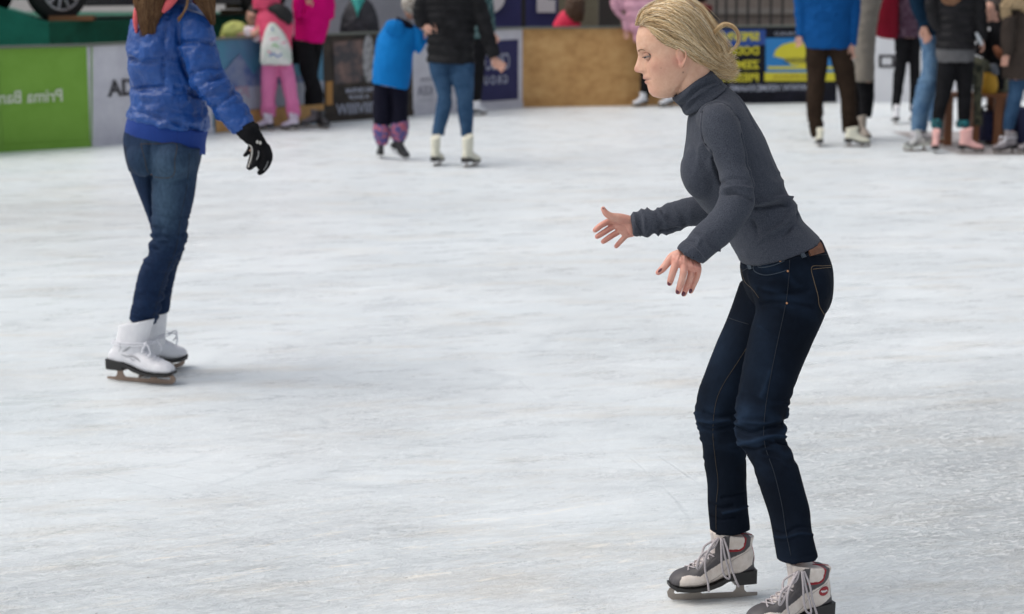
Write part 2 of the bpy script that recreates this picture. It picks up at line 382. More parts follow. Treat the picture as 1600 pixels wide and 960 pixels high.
def head_build(org, fwd, up, scale=1.0, voxel=0.0018, extra=None, detail=True):
    """returns (V,F,tint, tf) ; extra: list of world pieces to fuse (neck)"""
    fwd = np.array(fwd, float); fwd /= np.linalg.norm(fwd); up = np.array(up, float); up -= fwd * (up @ fwd); up /= np.linalg.norm(up); side = np.cross(up, fwd)
    B = np.array([fwd, side, up]) * scale
    tf = lambda P: np.array(org) + np.asarray(P) @ B
    inv = lambda W: (np.asarray(W) - np.array(org)) @ np.linalg.inv(B)
    hv, hf = head_local(64 if not detail else 110, 60 if not detail else 130)
    parts = [(tf(hv), hf)]
    for s in (-1, 1):
        for c, r in (((-.006, s * .073, .004), (.011, .0055, .022)), ((-.003, s * .0725, -.015), (.0085, .006, .011))):
            v, f = ellipsoid(c, r); parts.append((tf(v), f))
        ring = [(.001, s * .074, .012), (-.002, s * .076, .024), (-.012, s * .079, .026), (-.020, s * .080, .018), (-.020, s * .080, .004), (-.013, s * .079, -.010), (-.004, s * .0765, -.019)]
        v, f = tube(ring, [.0022, .0024, .0026, .0026, .0026, .0028, .004], n=8); parts.append((tf(v), f))
    if extra: parts += extra
    V, F = remesh(parts, voxel, 3 if detail else 2)
    L = inv(V)
    if detail: L = face_disp(L); V = tf(L)
    return V, F, skin_tint(L), tf
def face_parts(root, tf, look=(0.9, 0, -0.25), brow=True):
    for s in (-1, 1):
        c = np.array((.0735, s * .0275, .0265)); v, f = ellipsoid(c, (.0110, .0110, .0110), n=24, m=16); e = put('eye', (tf(v), f), M_eye, root)
        l = np.array(look, float); l /= np.linalg.norm(l)
        l = l + np.array((0, s * .42, 0)); l /= np.linalg.norm(l); v, f = ellipsoid(c + l * .0064, (.0064, .0064, .0058)); put('iris', (tf(v), f), M_iris, e)
        # upper lid: shell over the upper half
        th = np.linspace(-1.75, 1.75, 22); rg = []
        for rr, a0 in ((.0121, 0.10), (.0126, 0.14), (.0129, 0.5), (.0127, 0.95), (.0118, 1.3)):
            rg.append([c + rr * np.array([math.cos(a0) * math.cos(t), math.cos(a0) * math.sin(t), math.sin(a0)]) for t in th])
        rg = np.array(rg); k, n, _ = rg.shape; V = rg.reshape(-1, 3); F = [(i * n + j, i * n + j + 1, (i + 1) * n + j + 1, (i + 1) * n + j) for i in range(k - 1) for j in range(n - 1)]
        put('eyelid', (tf(V), F), M_skin, root, tint=np.tile([.56, .33, .235], (len(V), 1)))
        rg = []
        for rr, a0 in ((.0121, -0.26), (.0125, -0.30), (.0126, -.7), (.0118, -1.2)):
            rg.append([c + rr * np.array([math.cos(a0) * math.cos(t), math.cos(a0) * math.sin(t), math.sin(a0)]) for t in th])
        rg = np.array(rg); k, n, _ = rg.shape; V = rg.reshape(-1, 3); F = [(i * n + j, i * n + j + 1, (i + 1) * n + j + 1, (i + 1) * n + j) for i in range(k - 1) for j in range(n - 1)]
        put('eyelid', (tf(V), F), M_skin, root, tint=np.tile([.56, .33, .235], (len(V), 1)))
        ls = [c + .0130 * np.array([math.cos(.1) * math.cos(t), math.cos(.1) * math.sin(t), math.sin(.1)]) + np.array([.002 * math.cos(t), 0, -.0012]) for t in np.linspace(-1.0, 1.0, 9)]
        put('eyelashes', (lambda q: (tf(q[0]), q[1]))(tube(ls, [.0003, .0007, .0009, .001, .001, .001, .0009, .0007, .0003], n=6)), M_lash, root)
        if brow:
            bs = [(.0935 - .0008, s * .012, .0430), (.0938, s * .019, .0460), (.0915, s * .028, .0478), (.0860, s * .038, .0478), (.0790, s * .047, .0440)]
            put('eyebrow', (lambda q: (tf(q[0]), q[1]))(tube(bs, [.0010, .0016, .0017, .0014, .0005], n=8)), mat('brow_hair', (.20, .115, .06), rough=.9), root)

# ------------------------------------------------------------------ skates (canonical: x towards toe, z up, y sideways)
BLADE = [[(0, .003), (0, .012), (.030, .013), (.038, .020), (.041, .043), (.060, .043), (.063, .024), (.071, .016), (.160, .016), (.168, .021), (.172, .034), (.255, .037), (.262, .026), (.259, .012), (.248, .003), (.20, 0), (.05, 0)],
         [(.196, .019), (.238, .019), (.243, .025), (.240, .030), (.198, .029), (.190, .024)]]
def in_poly(x, z, P):
    ins = np.zeros(len(x), bool); n = len(P)
    for i in range(n):
        x1, z1 = P[i]; x2, z2 = P[(i + 1) % n]
        c = ((z1 > z) != (z2 > z)) & (x < (x2 - x1) * (z - z1) / (z2 - z1 + 1e-12) + x1); ins ^= c
    return ins
def cz(P): return [((885 - a) / 3013, (605 + (885 - a) * 35 / 780 - b) / 3013) for a, b in P]
Z_TOE = cz([(60, 560), (60, 300), (230, 250), (345, 250), (440, 150), (560, 40), (600, 40), (600, 235), (500, 300), (420, 345), (350, 390), (250, 385), (200, 400), (176, 440), (184, 560)])
Z_TONGUE = cz([(300, 330), (340, 280), (440, 150), (470, 20), (570, 20), (560, 120), (500, 200), (440, 245), (350, 320)])
Z_BAND = cz([(590, 175), (690, 172), (732, 148), (742, 80), (735, 20), (795, 20), (790, 140), (730, 190), (590, 250)])
Z_RED = cz([(590, 163), (685, 160), (722, 140), (732, 85), (722, 20), (740, 20), (748, 80), (738, 150), (696, 178), (590, 182)])
Z_HEEL = cz([(900, 240), (900, 420), (600, 440), (660, 392), (750, 345), (810, 300), (835, 240)])
def skate(parent, heel, toe, bmat, style='plain', lacing='none', side=1, lift=0.0, hi=False, size=None, roll=0.0, shaft=0.19, blade=None, sole=None, top_lean=0.0, zk=1.0):
    """heel/toe: world ground points of the blade ends"""
    heel = np.array(heel, float); toe = np.array(toe, float); d = toe - heel; L = np.linalg.norm(d); k = (size or L / .262)
    X = d / L; Zr = np.array([0, 0, 1.0]); Yv = np.cross(Zr, X); Yv /= np.linalg.norm(Yv); Z = np.cross(X, Yv)
    if roll: Yv, Z = Yv * math.cos(roll) + Z * math.sin(roll), Z * math.cos(roll) - Yv * math.sin(roll)
    M = frame(heel + np.array([0, 0, lift + 0.001]), X * k, Yv * k * zk, Z * k * zk)
    W = lambda V: np.asarray(V) @ M[:3, :3].T + M[:3, 3]
    # boot: foot loft along x and shaft loft along z
    foot = []
    for x, zb, zt, w in ((.016, .078, .110, .020), (.024, .073, .125, .029), (.045, .072, .135, .033), (.075, .070, .140, .034), (.105, .062, .138, .036), (.135, .050, .132, .039), (.165, .043, .116, .043), (.195, .042, .098, .0455), (.222, .043, .090, .043), (.242, .045, .080, .034), (.253, .048, .068, .020)):
        foot.append([x, zb, zt, w])
    Q = spline(np.array(foot), 4); th = np.linspace(0, 2 * math.pi, 28, endpoint=False); rg = []
    for x, zb, zt, w in Q:
        s = np.sin(th); c = np.cos(th); zz = (zb + zt) / 2 + (zt - zb) / 2 * np.sign(s) * np.abs(s) ** .8
        ww = w * np.sign(c) * np.abs(c) ** .8 * (1 - .28 * np.clip((zz - zb) / (zt - zb), 0, 1) ** 2)
        rg.append(np.stack([np.full(28, x), ww, zz], 1))
    parts = [rings_mesh(np.array(rg))]
    rg = []
    for x0, x1, z, w in spline(np.array([(.020, .105, .078, .030), (.014, .130, .10, .034), (.013, .142, .118, .034), (.016, .136, .138, .034), (.020, .136, .160, .037), (.018 - .004, .142, shaft, .041)]), 4):
        c = np.cos(th); s = np.sin(th); tl = (z - .1) * .12 if z > .1 else 0
        rg.append(np.stack([(x0 + x1) / 2 + top_lean * max(0, z - .09) / .1 + (x1 - x0) / 2 * np.sign(c) * np.abs(c) ** .9, w * np.sign(s) * np.abs(s) ** .85, z + tl * (c)], 1))
    parts.append(rings_mesh(np.array(rg)))
    V, F = remesh(parts, .0022 if hi else .006, 4 if hi else 2)
    if hi:
        N = normals(V, F)
        for zz, xx in ((.112, .15), (.122, .145), (.132, .14)):
            V -= N * (0.0009 * np.exp(-((V[:, 2] - (zz + (V[:, 0] - xx) * -.8)) / .0022) ** 2) * (np.abs(V[:, 0] - xx) < .03))[:, None]
        V += N * (0.0006 * vnoise(V * 55, 4))[:, None]
    tint = None
    if style == 'main':
        tint = np.tile([.74, .67, .61], (len(V), 1)); x, z = V[:, 0], V[:, 2]
        for P, c in ((Z_TOE, (.072, .068, .073)), (Z_TONGUE, (.55, .50, .48)), (Z_BAND, (.072, .068, .073)), (Z_HEEL, (.072, .068, .073)), (Z_RED, (.33, .015, .03))):
            m_ = in_poly(x, z, P) & ((np.abs(V[:, 1]) < .017) if P is Z_TONGUE else True); tint[m_] = c
        # stitched panel edges
        for P in (Z_TOE, Z_BAND, Z_HEEL):
            pass
        tint[(x > .255)] = (.072, .068, .073)
    boot = put('ice_skate', (W(V), F), bmat, parent, tint=tint)
    # sole and heel block
    SO = [(.010, .084), (.012, .045), (.071, .045), (.074, .060), (.092, .058), (.115, .045), (.150, .036), (.20, .0345), (.245, .037), (.2585, .044), (.2585, .053), (.24, .047), (.20, .043), (.165, .044), (.135, .051), (.105, .063), (.075, .078), (.045, .082), (.020, .084)]
    wx = [(0, .026), (.02, .031), (.06, .034), (.10, .034), (.14, .040), (.19, .0475), (.225, .044), (.245, .033), (.259, .016)]
    top = [(.010, .086), (.03, .084), (.06, .081), (.078, .077), (.105, .065), (.135, .053), (.165, .046), (.20, .045), (.225, .046), (.243, .049), (.259, .055)]
    bot = [(.010, .045), (.03, .045), (.06, .045), (.072, .045), (.0755, .058), (.092, .057), (.115, .045), (.150, .036), (.20, .0345), (.243, .0365), (.259, .046)]
    xs = np.concatenate([np.linspace(.010, .071, 8), [.0722, .0755], np.linspace(.08, .25, 22), [.255, .259]])
    tz, = interp(xs, top); bz, = interp(xs, bot); ww, = interp(xs, wx); rg = []
    for x, a, b, w in zip(xs, tz, bz, ww):
        rg.append([(x, -w * .96, b), (x, w * .96, b), (x, w * 1.03, a), (x, -w * 1.03, a)])
    put('sole', (W(np.array(rings_mesh(np.array(rg))[0])), rings_mesh(np.array(rg))[1]), sole or M_sole, boot, smooth=False)
    Mb = M @ np.array([[1, 0, 0, 0], [0, 0, -1, 0], [0, 1, 0, 0], [0, 0, 0, 1.0]])
    put('blade', flat_shape(BLADE, .0042, Mb), blade or M_blade, boot, smooth=False)
    if hi:
        # mounting plates
        for bx in (box((.051, 0, .0445), (.044, .045, .003)), box((.205, 0, .0335), (.07, .05, .003))): put('mounting_plate', (W(bx[0]), bx[1]), blade or M_blade, boot, smooth=False)
    if lacing != 'none':
        ml = M_lace if style == 'main' else M_lace_white
        ey = [(.212, .100), (.196, .105), (.181, .112), (.168, .122), (.157, .133), (.148, .146)]
        T = bvh(V, F); ps = []; eys = []
        for i, (x, z) in enumerate(ey):
            for s in (-1, 1):
                h = T.ray_cast(Vector((x - .008, s * .1, z - .006)), Vector((0, -s, 0)))
                if h[0] is not None:
                    q = np.array(h[0]); eys.append(tube([q + (0, s * .0005, 0.002), q + (0.002, s * .0025, 0), q + (0, s * .0005, -.002), q + (-.002, s * .0025, 0), q + (0, s * .0005, .002)], .0011, n=5, sub=3))
            if i < len(ey) - 1:
                x2, z2 = ey[i + 1]
                for s in (-1, 1):
                    line = []
                    for t in np.linspace(0, 1, 7):
                        yy = s * .019 * (1 - 2 * t); xx = x * (1 - t) + x2 * t; zz = z * (1 - t) + z2 * t
                        h = T.ray_cast(Vector((xx + .1, yy, zz + .12)), Vector((-.64, 0, -.77)))
                        if h[0] is not None: line.append(np.array(h[0]) + np.array((.0012, 0, .0016)))
                    if len(line) > 2: ps.append(tube(line, .0022, n=6, sub=2))
        if lacing == 'loops':
            o = .044 * side
            for ln in ([(.128, .186, .8), (.150, .170, 1.15), (.166, .140, 1.22), (.168, .105, 1.2), (.160, .070, 1.22), (.156, .040, 1.2)],
                       [(.126, .186, .8), (.142, .165, 1.1), (.175, .145, 1.0), (.190, .118, 1.15), (.186, .105, 1.1), (.172, .125, 1.1), (.150, .165, 1.0)],
                       [(.120, .186, .9), (.122, .150, 1.2), (.120, .110, 1.25), (.112, .082, 1.25), (.098, .075, 1.25), (.101, .100, 1.25), (.112, .140, 1.2), (.118, .184, .95)],
                       [(.112, .184, .9), (.102, .150, 1.2), (.094, .110, 1.25), (.082, .075, 1.25), (.071, .050, 1.25)],
                       [(.124, .183, .6), (.160, .160, .4), (.172, .140, .9), (.160, .150, 1.1), (.138, .182, .8)]):
                P = np.array([(a, o * c, b) for a, b, c in ln]); v, f = tube(P, .0031, n=8, sub=5); ps.append((v, f))
        if lacing == 'tie':
            for z0 in (.150, .160):
                tl_ = top_lean * (z0 - .09) / .1; ps.append(tube(np.array([(.145 if z0 < .155 else .14, -.03, z0), (.150, 0, z0 + .002), (.14, .03, z0), (.07, .041, z0 - .003), (.015, .02, z0 - .004), (.012, 0, z0 - .004), (.015, -.02, z0 - .004), (.07, -.041, z0 - .003), (.145, -.03, z0)]) + np.array([tl_, 0, 0]), .002, n=6))
            for s in (-1, 1):
                ps.append(tube(np.array([(.147, s * .02, .155), (.165, s * .038, .150), (.172, s * .04, .125), (.160, s * .044, .11)]) + np.array([top_lean * .6, 0, 0]), .003, n=6))
                ps.append(tube(np.array([(.147, s * .015, .153), (.160, s * .045, .165), (.150, s * .052, .14), (.143, s * .045, .13)]) + np.array([top_lean * .6, 0, 0]), .003, n=6))
        if ps: v, f = join(ps); put('lace', (W(v), f), ml, boot)
        if hi:
            for v, f in eys: put('eyelet', (W(v), f), mat('eyelet_metal', (.6, .6, .62), rough=.3, metal=.8), boot)
    return boot, W, (V, F), M

# ------------------------------------------------------------------ generic hand parts (for the people further away)
def hand_parts(w, d, nrm, k=1.0, curl=0.5, thumb=1, spread=1.0):
    d = np.array(d, float); d /= np.linalg.norm(d); nrm = np.array(nrm, float); nrm -= d * (nrm @ d); nrm /= np.linalg.norm(nrm); s = np.cross(d, nrm)
    w = np.array(w, float); A = lambda a, b, c: w + k * (d * a + s * b + nrm * c)
    parts = [tube([A(-.03, 0, 0), A(.02, 0, 0), A(.05, 0, 0), A(.085, 0, 0.004)], [k * .024, k * .027, k * .032, k * .03], n=14)]
    v, f = parts[0]; c = (v - w) @ nrm; v = v - np.outer(c * .48, nrm); parts[0] = (v, f)
    for i, (b, L, r) in enumerate(((.030, .072, .0085), (.011, .080, .0088), (-.009, .074, .0084), (-.028, .058, .0072))):
        b *= 1.0; a = b * .25 * spread; c1 = curl * (.6 + .15 * i)
        p0 = (.07, b, 0); p1 = (.09 + L * .35 * math.cos(c1 * .5), b + a * .4, L * .4 * math.sin(c1 * .5)); p2 = (p1[0] + L * .35 * math.cos(c1 * 1.3), b + a * .8, p1[2] + L * .35 * math.sin(c1 * 1.3)); p3 = (p2[0] + L * .25 * math.cos(c1 * 2), b + a, p2[2] + L * .25 * math.sin(c1 * 2))
        parts.append(tube([A(*p0), A(*p1), A(*p2), A(*p3)], [k * r * 1.05, k * r, k * r * .95, k * r * .8], n=10))
    t = thumb
    parts.append(tube([A(.015, t * .018, .004), A(.045, t * .042, .014), A(.07, t * .050, .024), A(.092, t * .050, .032)], [k * .014, k * .0115, k * .0100, k * .0085], n=10))
    return parts

# ================================================================== SETTING
def ice_material():
    m = bpy.data.materials.new('ice'); m.use_nodes = True; nt = m.node_tree; b = nt.nodes['Principled BSDF']; N = nt.nodes.new; L = nt.links.new
    tc = N('ShaderNodeTexCoord')
    def mp(scale, rot=0, loc=(0, 0, 0)):
        r_ = N('ShaderNodeMapping'); r_.inputs['Rotation'].default_value = (0, 0, R(-rot)); r_.inputs['Location'].default_value = loc; L(tc.outputs['Object'], r_.inputs[0])
        q = N('ShaderNodeMapping'); q.inputs['Scale'].default_value = scale; L(r_.outputs[0], q.inputs[0]); return q.outputs[0]
    def noise(v, s, d=5, r=0.6, dist=0.0):
        q = N('ShaderNodeTexNoise'); q.inputs['Scale'].default_value = s; q.inputs['Detail'].default_value = d; q.inputs['Roughness'].default_value = r; q.inputs['Distortion'].default_value = dist; L(v, q.inputs['Vector']); return q.outputs[0]
    def ramp(v, pts):
        q = N('ShaderNodeValToRGB'); e = q.color_ramp.elements
        while len(e) < len(pts): e.new(0.5)
        for k, (p, c) in enumerate(pts): e[k].position = p; e[k].color = (*c, 1) if isinstance(c, tuple) else (c, c, c, 1)
        L(v, q.inputs[0]); return q.outputs[0]
    def mix(f, a, c, mode='MIX', fac=1.0):
        q = N('ShaderNodeMix'); q.data_type = 'RGBA'; q.blend_type = mode
        if f is None: q.inputs[0].default_value = fac
        else: L(f, q.inputs[0])
        for i, s in ((6, a), (7, c)):
            if isinstance(s, tuple): q.inputs[i].default_value = (*s, 1)
            else: L(s, q.inputs[i])
        return q.outputs[2]
    def math_(op, a, c, e=None):
        q = N('ShaderNodeMath'); q.operation = op
        for i, s in ((0, a), (1, c), (2, e)):
            if s is None: continue
            if isinstance(s, (int, float)): q.inputs[i].default_value = s
            else: L(s, q.inputs[i])
        return q.outputs[0]
    def area(cx, cy, rx, ry, lo=.25, hi=1.0, warp=.5):      # a soft area of the rink for wear, dirt and painted glints, with a ragged edge
        q = N('ShaderNodeMapping'); q.inputs['Location'].default_value = (-cx / rx, -cy / ry, 0); q.inputs['Scale'].default_value = (1 / rx, 1 / ry, 0); L(tc.outputs['Object'], q.inputs[0])
        ln = N('ShaderNodeVectorMath'); ln.operation = 'LENGTH'; L(q.outputs[0], ln.inputs[0])
        d = math_('ADD', ln.outputs['Value'], math_('MULTIPLY_ADD', noise(mp((1, 2, 1), 10, (cx, cy, 0)), 1.6, 6, .65), warp * 2, -warp))
        return ramp(d, [(lo, 1.0), (hi, 0.0)])
    base = ramp(noise(mp((1, 1.6, 1), 12), 0.7, 5), [(0.3, (.72, .775, .795)), (0.7, (.82, .86, .87))])
    # scraped directions
    s1 = ramp(noise(mp((1.0, 5, 1), 27), 3.2, 8, .74, .5), [(0.34, 0.80), (0.50, 1.0), (0.70, 1.05)])
    s2 = ramp(noise(mp((1.0, 7, 1), -14, (4, 2, 0)), 2.4, 7, .76, .6), [(0.36, 0.86), (0.48, 1.0), (0.7, 1.03)])
    s3 = ramp(noise(mp((2, 14, 1), 33, (1, 6, 0)), 6, 8, .8, .3), [(0.38, 0.84), (0.52, 1.0), (0.7, 1.06)])
    worn = ramp(noise(mp((1, 1.5, 1), 15, (9, 1, 0)), 0.55, 5), [(0.44, 0.14), (0.64, 0.70)])
    near_l = area(-1.0, 5.2, 1.6, 1.1); near_r = area(1.75, 6.3, 1.5, 2.4, .2, 1.0)
    wornm = math_('MAXIMUM', worn, math_('MULTIPLY', near_l, 0.9)); wornm = math_('MAXIMUM', wornm, near_r)
    c = mix(None, base, mix(wornm, (1, 1, 1), mix(None, mix(None, s1, s2, 'MULTIPLY'), s3, 'MULTIPLY')), 'MULTIPLY')
    # scoured grey patches, warm dirt and painted glints
    greyp = ramp(noise(mp((1, 3, 1), 22, (6, 3, 0)), 1.3, 8, .7), [(0.50, 0.0), (0.66, 0.55)])
    c = mix(math_('MULTIPLY', greyp, wornm), c, (.56, .60, .63))
    far_dirt = area(-3.6, 13.5, 3.0, 2.8, .2, 1.1)
    dirt = ramp(noise(mp((1, 3.2, 1), 8, (3, 7, 0)), 0.9, 7, .72), [(0.52, 0.0), (0.70, 0.6)])
    c = mix(math_('MULTIPLY', dirt, 0.8), c, (.66, .60, .50))
    c = mix(math_('MULTIPLY', far_dirt, ramp(noise(mp((1, 2.5, 1), 4, (1, 1, 0)), 1.1, 8, .7), [(0.38, 0.1), (0.62, 0.75)])), c, (.50, .50, .49))
    glint_tint = ramp(noise(mp((1, 5, 1), 26, (8, 2, 0)), 3.2, 7, .76), [(0.55, 0.0), (0.63, 0.85)])  # warm light glints on the near ice, painted into the colour as pale streaks
    c = mix(math_('MULTIPLY', glint_tint, area(-.35, 5.5, 1.6, .9, .3, 1.0)), c, (.95, .92, .84))
    # thrown up snow: white crumbs in drifts
    crumbs = ramp(noise(mp((1, 1.7, 1), 20, (1, 9, 0)), 30, 5, .66), [(0.47, 0.0), (0.55, 1.0)])
    drift = ramp(noise(mp((1, 2.6, 1), 24, (2, 5, 0)), 3.2, 8, .72), [(0.38, 0.05), (0.56, 1.0)])
    cm = math_('MULTIPLY', math_('MULTIPLY', crumbs, drift), math_('MAXIMUM', near_r, math_('MULTIPLY', wornm, 0.45)))
    c = mix(math_('MULTIPLY', near_r, .9), c, mix(None, c, (.84, .845, .845), 'MULTIPLY'))
    c = mix(math_('MULTIPLY', cm, .75), c, (.92, .94, .94))
    sp_ = ramp(noise(mp((1, 1, 1)), 85, 2, .5), [(0.70, 0.0), (0.74, 1.0)])
    c = mix(math_('MULTIPLY', sp_, math_('MULTIPLY', wornm, .7)), c, (.93, .94, .94))
    specks = ramp(noise(mp((1, 1, 1), 0, (7, 7, 0)), 60, 1, .5), [(0.765, 0.0), (0.785, 1.0)])
    c = mix(math_('MULTIPLY', specks, .6), c, (.20, .18, .16))
    # blade cuts: arcs are thin level bands of very smooth noise
    h_ = None
    for k, (rot, sx, sc, wd) in enumerate(((14, .35, .55, .0022), (-24, .3, .45, .002), (40, .3, .6, .0024), (-58, .4, .5, .002), (25, .25, .8, .0022), (8, .22, .9, .0025))):
        n = noise(mp((sx, 1, 1), rot, (k * 5.3, k * 3.1, 0)), sc, 0, .4, .6)
        cut = None
        for lv in (.40, .47, .53, .60):
            w_ = ramp(n, [(lv - wd, 0.0), (lv, 1.0), (lv + wd, 0.0)]); cut = w_ if cut is None else mix(None, cut, w_, 'LIGHTEN')
        br = ramp(noise(mp((1, 1, 1), 0, (k * 2.7, 4, 0)), 1.3, 3), [(0.45, 0.0), (0.6, 1.0)])
        w_ = math_('MULTIPLY', cut, br); h_ = w_ if h_ is None else math_('MAXIMUM', h_, w_)
    c = mix(math_('MULTIPLY', h_, 0.5), c, (.42, .47, .50))
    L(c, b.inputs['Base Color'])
    rr = ramp(noise(mp((1, 3, 1), 20, (5, 5, 0)), 2.5, 8, .7), [(0.35, 0.18), (0.65, 0.5)])
    rr = mix(cm, rr, (.85, .85, .85)); L(rr, b.inputs['Roughness'])
    b.inputs['Specular IOR Level'].default_value = 0.5; b.inputs['IOR'].default_value = 1.31
    hgt = math_('MULTIPLY', noise(mp((1, 5, 1), 27), 5.0, 8, .76, .3), math_('MULTIPLY_ADD', wornm, .9, .25))
    hgt = math_('ADD', hgt, math_('MULTIPLY', cm, 0.30)); hgt = math_('ADD', hgt, math_('MULTIPLY', noise(mp((1, 1, 1)), 70, 4), math_('MULTIPLY_ADD', wornm, .22, .05)))
    hgt = math_('SUBTRACT', hgt, math_('MULTIPLY', h_, 0.18))
    bp = N('ShaderNodeBump'); bp.inputs['Strength'].default_value = 0.8; bp.inputs['Distance'].default_value = 0.022; L(hgt, bp.inputs['Height']); L(bp.outputs[0], b.inputs['Normal'])
    return m
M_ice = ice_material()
M_ground = mat('paving', (.16, .155, .15), rough=.9, col2=(.24, .23, .22), scale=1.5)
def structure(name, VF, m, smooth=False):
    o = put(name, VF, m, smooth=smooth); o['kind'] = 'structure'; return o
structure('ground', (np.array([(-120, -60, -.03), (120, -60, -.03), (120, 160, -.03), (-120, 160, -.03)]), [(0, 1, 2, 3)]), M_ground)
# board line: pixels of the foot of the boards
BL = [(-90, 249), (5, 238), (142, 230), (334, 209), (507, 192), (646, 181), (738, 174), (817, 168), (1064, 164), (1307, 160), (1480, 158.5), (1680, 157)]
BP = [ground(*q) for q in BL]
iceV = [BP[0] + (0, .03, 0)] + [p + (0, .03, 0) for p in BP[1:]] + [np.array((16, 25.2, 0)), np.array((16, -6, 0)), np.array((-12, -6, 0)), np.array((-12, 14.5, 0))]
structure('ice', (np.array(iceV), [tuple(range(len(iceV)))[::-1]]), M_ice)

M_rail = mat('board_rail', (.12, .13, .11), rough=.6)
M_green = mat('green_ad', (.17, .34, .045), rough=.6, col2=(.20, .38, .06), scale=3, spec=.2)
M_whitead = mat('white_ad', (.52, .51, .56), rough=.6, col2=(.62, .61, .65), scale=4, spec=.2)
M_ply = mat('plywood', (.60, .37, .16), rough=.85, col2=(.38, .20, .075), scale=5, stretch=(1, 1, 1.4), bump=.1, bscale=40, mixlo=.3, mixhi=.72, col3=(.52, .30, .12), spec=.2)
M_letter_dark = mat('dark_letters', (.035, .03, .035), rough=.6)
M_letter_pale = mat('pale_letters', (.62, .66, .52), rough=.6)
M_navy = mat('navy_ad', (.025, .025, .085), rough=.6, col2=(.038, .038, .11), scale=3, spec=.2)
M_grey_letter = mat('grey_letters', (.40, .42, .50), rough=.6)
M_yellow = mat('yellow_paint', (.62, .55, .025), rough=.5)
M_adblack = mat('black_ad', (.008, .008, .012), rough=.6, col2=(.016, .016, .026), scale=4, spec=.15)
M_adblue = mat('blue_ad', (.015, .06, .27), rough=.4)
M_adcyan = mat('sky_blue_ad', (.015, .19, .48), rough=.4)
class Panel:
    def __init__(s, i, label, m, hgt=.99, body='panel', dz=0, name='rink_board'):
        a, b = BP[i], BP[i + 1]; s.a = a; s.b = b; s.L = np.linalg.norm(b - a); s.x = (b - a) / s.L; s.n = np.cross(s.x, [0, 0, 1.]); s.px0 = BL[i]; s.px1 = BL[i + 1]; s.h = hgt
        s.root = thing(name, (a + b) / 2, label, 'rink board')
        V, F = box((s.L / 2, .03, hgt / 2 + .01), (s.L - .006, .05, hgt - .02)); s.face = put(body, (s.W(V), F), m, s.root, smooth=False)
        V, F = box((s.L / 2, .02, hgt + .012), (s.L - .002, .11, .024)); put('top_rail', (s.W(V), F), M_rail, s.root, smooth=False)
        V, F = box((s.L / 2, -.002, .035), (s.L - .004, .012, .07)); s.kick = put('kick_strip', (s.W(V), F), m, s.root, smooth=False)
    def W(s, V): V = np.asarray(V); return s.a + np.outer(V[:, 0], s.x) - np.outer(V[:, 1], s.n) + np.outer(V[:, 2], [0, 0, 1.])
    def uv(s, px, py):
        d = ray(px, py); o = np.array([0, 0, CH]); t = ((s.a - o) @ s.n) / (d @ s.n); p = o + d * t - s.a
        return float(p @ s.x), float(p[2])
    def M(s, px, py, mirror=True, off=.008):
        u, v = s.uv(px, py); o = s.a + s.x * u + s.n * off + np.array([0, 0, v])
        return frame(o, -s.x if mirror else s.x, (0, 0, 1), -s.n if mirror else s.n)
    def text(s, t, px, py, hpx, m, name='lettering', bold=.0, space=1.0, mirror=True, wpx=None, off=.008):
        k = pxm(s.a[1]); size = hpx / k / .70
        V, F = text_vf(t, size, .004, np.eye(4), off=bold * size, space=space)
        if wpx: V[:, 0] *= (wpx / k) / (V[:, 0].max() - V[:, 0].min())
        M = s.M(px, py, mirror, off)
        return put(name, (V @ M[:3, :3].T + M[:3, 3], F), m, s.root, smooth=False)
    def shape(s, polys, m, name, off=.006, parent=None):
        P = [[s.uv(*q) for q in pl] for pl in polys]
        M = frame(s.a + s.n * off, s.x, (0, 0, 1), -s.n)
        return put(name, flat_shape(P, .004, M), m, parent or s.root, smooth=False)

p = Panel(1, 'lime green rink board with pale mirrored writing, leftmost', M_green); p.text('Prima Bank', 42, 152, 19, M_letter_pale, bold=.012, wpx=118)
Panel(0, 'lime green rink board cut by the left picture edge', M_green)
p = Panel(2, 'white rink board with dark letters behind the blue puffer jacket', M_whitead); p.text('ADA', 200, 138, 25, M_letter_dark, bold=.02, mirror=False, wpx=90)
p.shape([[(142, 72), (142, 229), (143.5, 229), (143.5, 72)]], M_green, 'green_edge')
p = Panel(3, 'rink board with blue mountain picture above a plywood foot', mat('mountain_sky', (.07, .17, .30), rough=.5, col2=(.04, .24, .34), scale=1.4))
p.shape([[(336, 126), (356, 104), (366, 92), (374, 84), (383, 98), (396, 118), (404, 104), (430, 124), (470, 118), (505, 130), (505, 160), (336, 175)]], mat('mountain_rock', (.05, .10, .26), rough=.6, col2=(.20, .24, .34), scale=5), 'mountains')
p.shape([[(336, 140), (380, 136), (505, 126), (505, 163), (336, 178)]], mat('mountain_snow', (.36, .37, .42), rough=.6, col2=(.28, .32, .40), scale=4), 'snowfield', off=.009)
p.text('JION', 372, 143, 14, mat('faded_letters', (.30, .14, .20), rough=.6), bold=.0, wpx=44, off=.013)
p.shape([[(336, 176), (505, 160), (505, 190), (336, 208)]], M_ply, 'plywood_foot', off=.009)
p = Panel(4, 'dark rink board with brown photo print and white writing', mat('dark_photo_ad', (.075, .06, .047), rough=.7, spec=.2, col2=(.032, .028, .026), scale=5))
p.shape([[(520, 66), (566, 62), (566, 128), (522, 132)]], mat('photo_print', (.045, .04, .045), rough=.5, col2=(.26, .15, .12), scale=6, mixlo=.45, mixhi=.7), 'photograph')
p.shape([[(570 + 9 * math.cos(a) + 5, 92 + 38 * math.sin(a)) for a in np.linspace(0, 6.28, 20)[:-1]]], mat('white_figure', (.45, .45, .46), rough=.6, col2=(.10, .10, .10), scale=14), 'pale_figure')
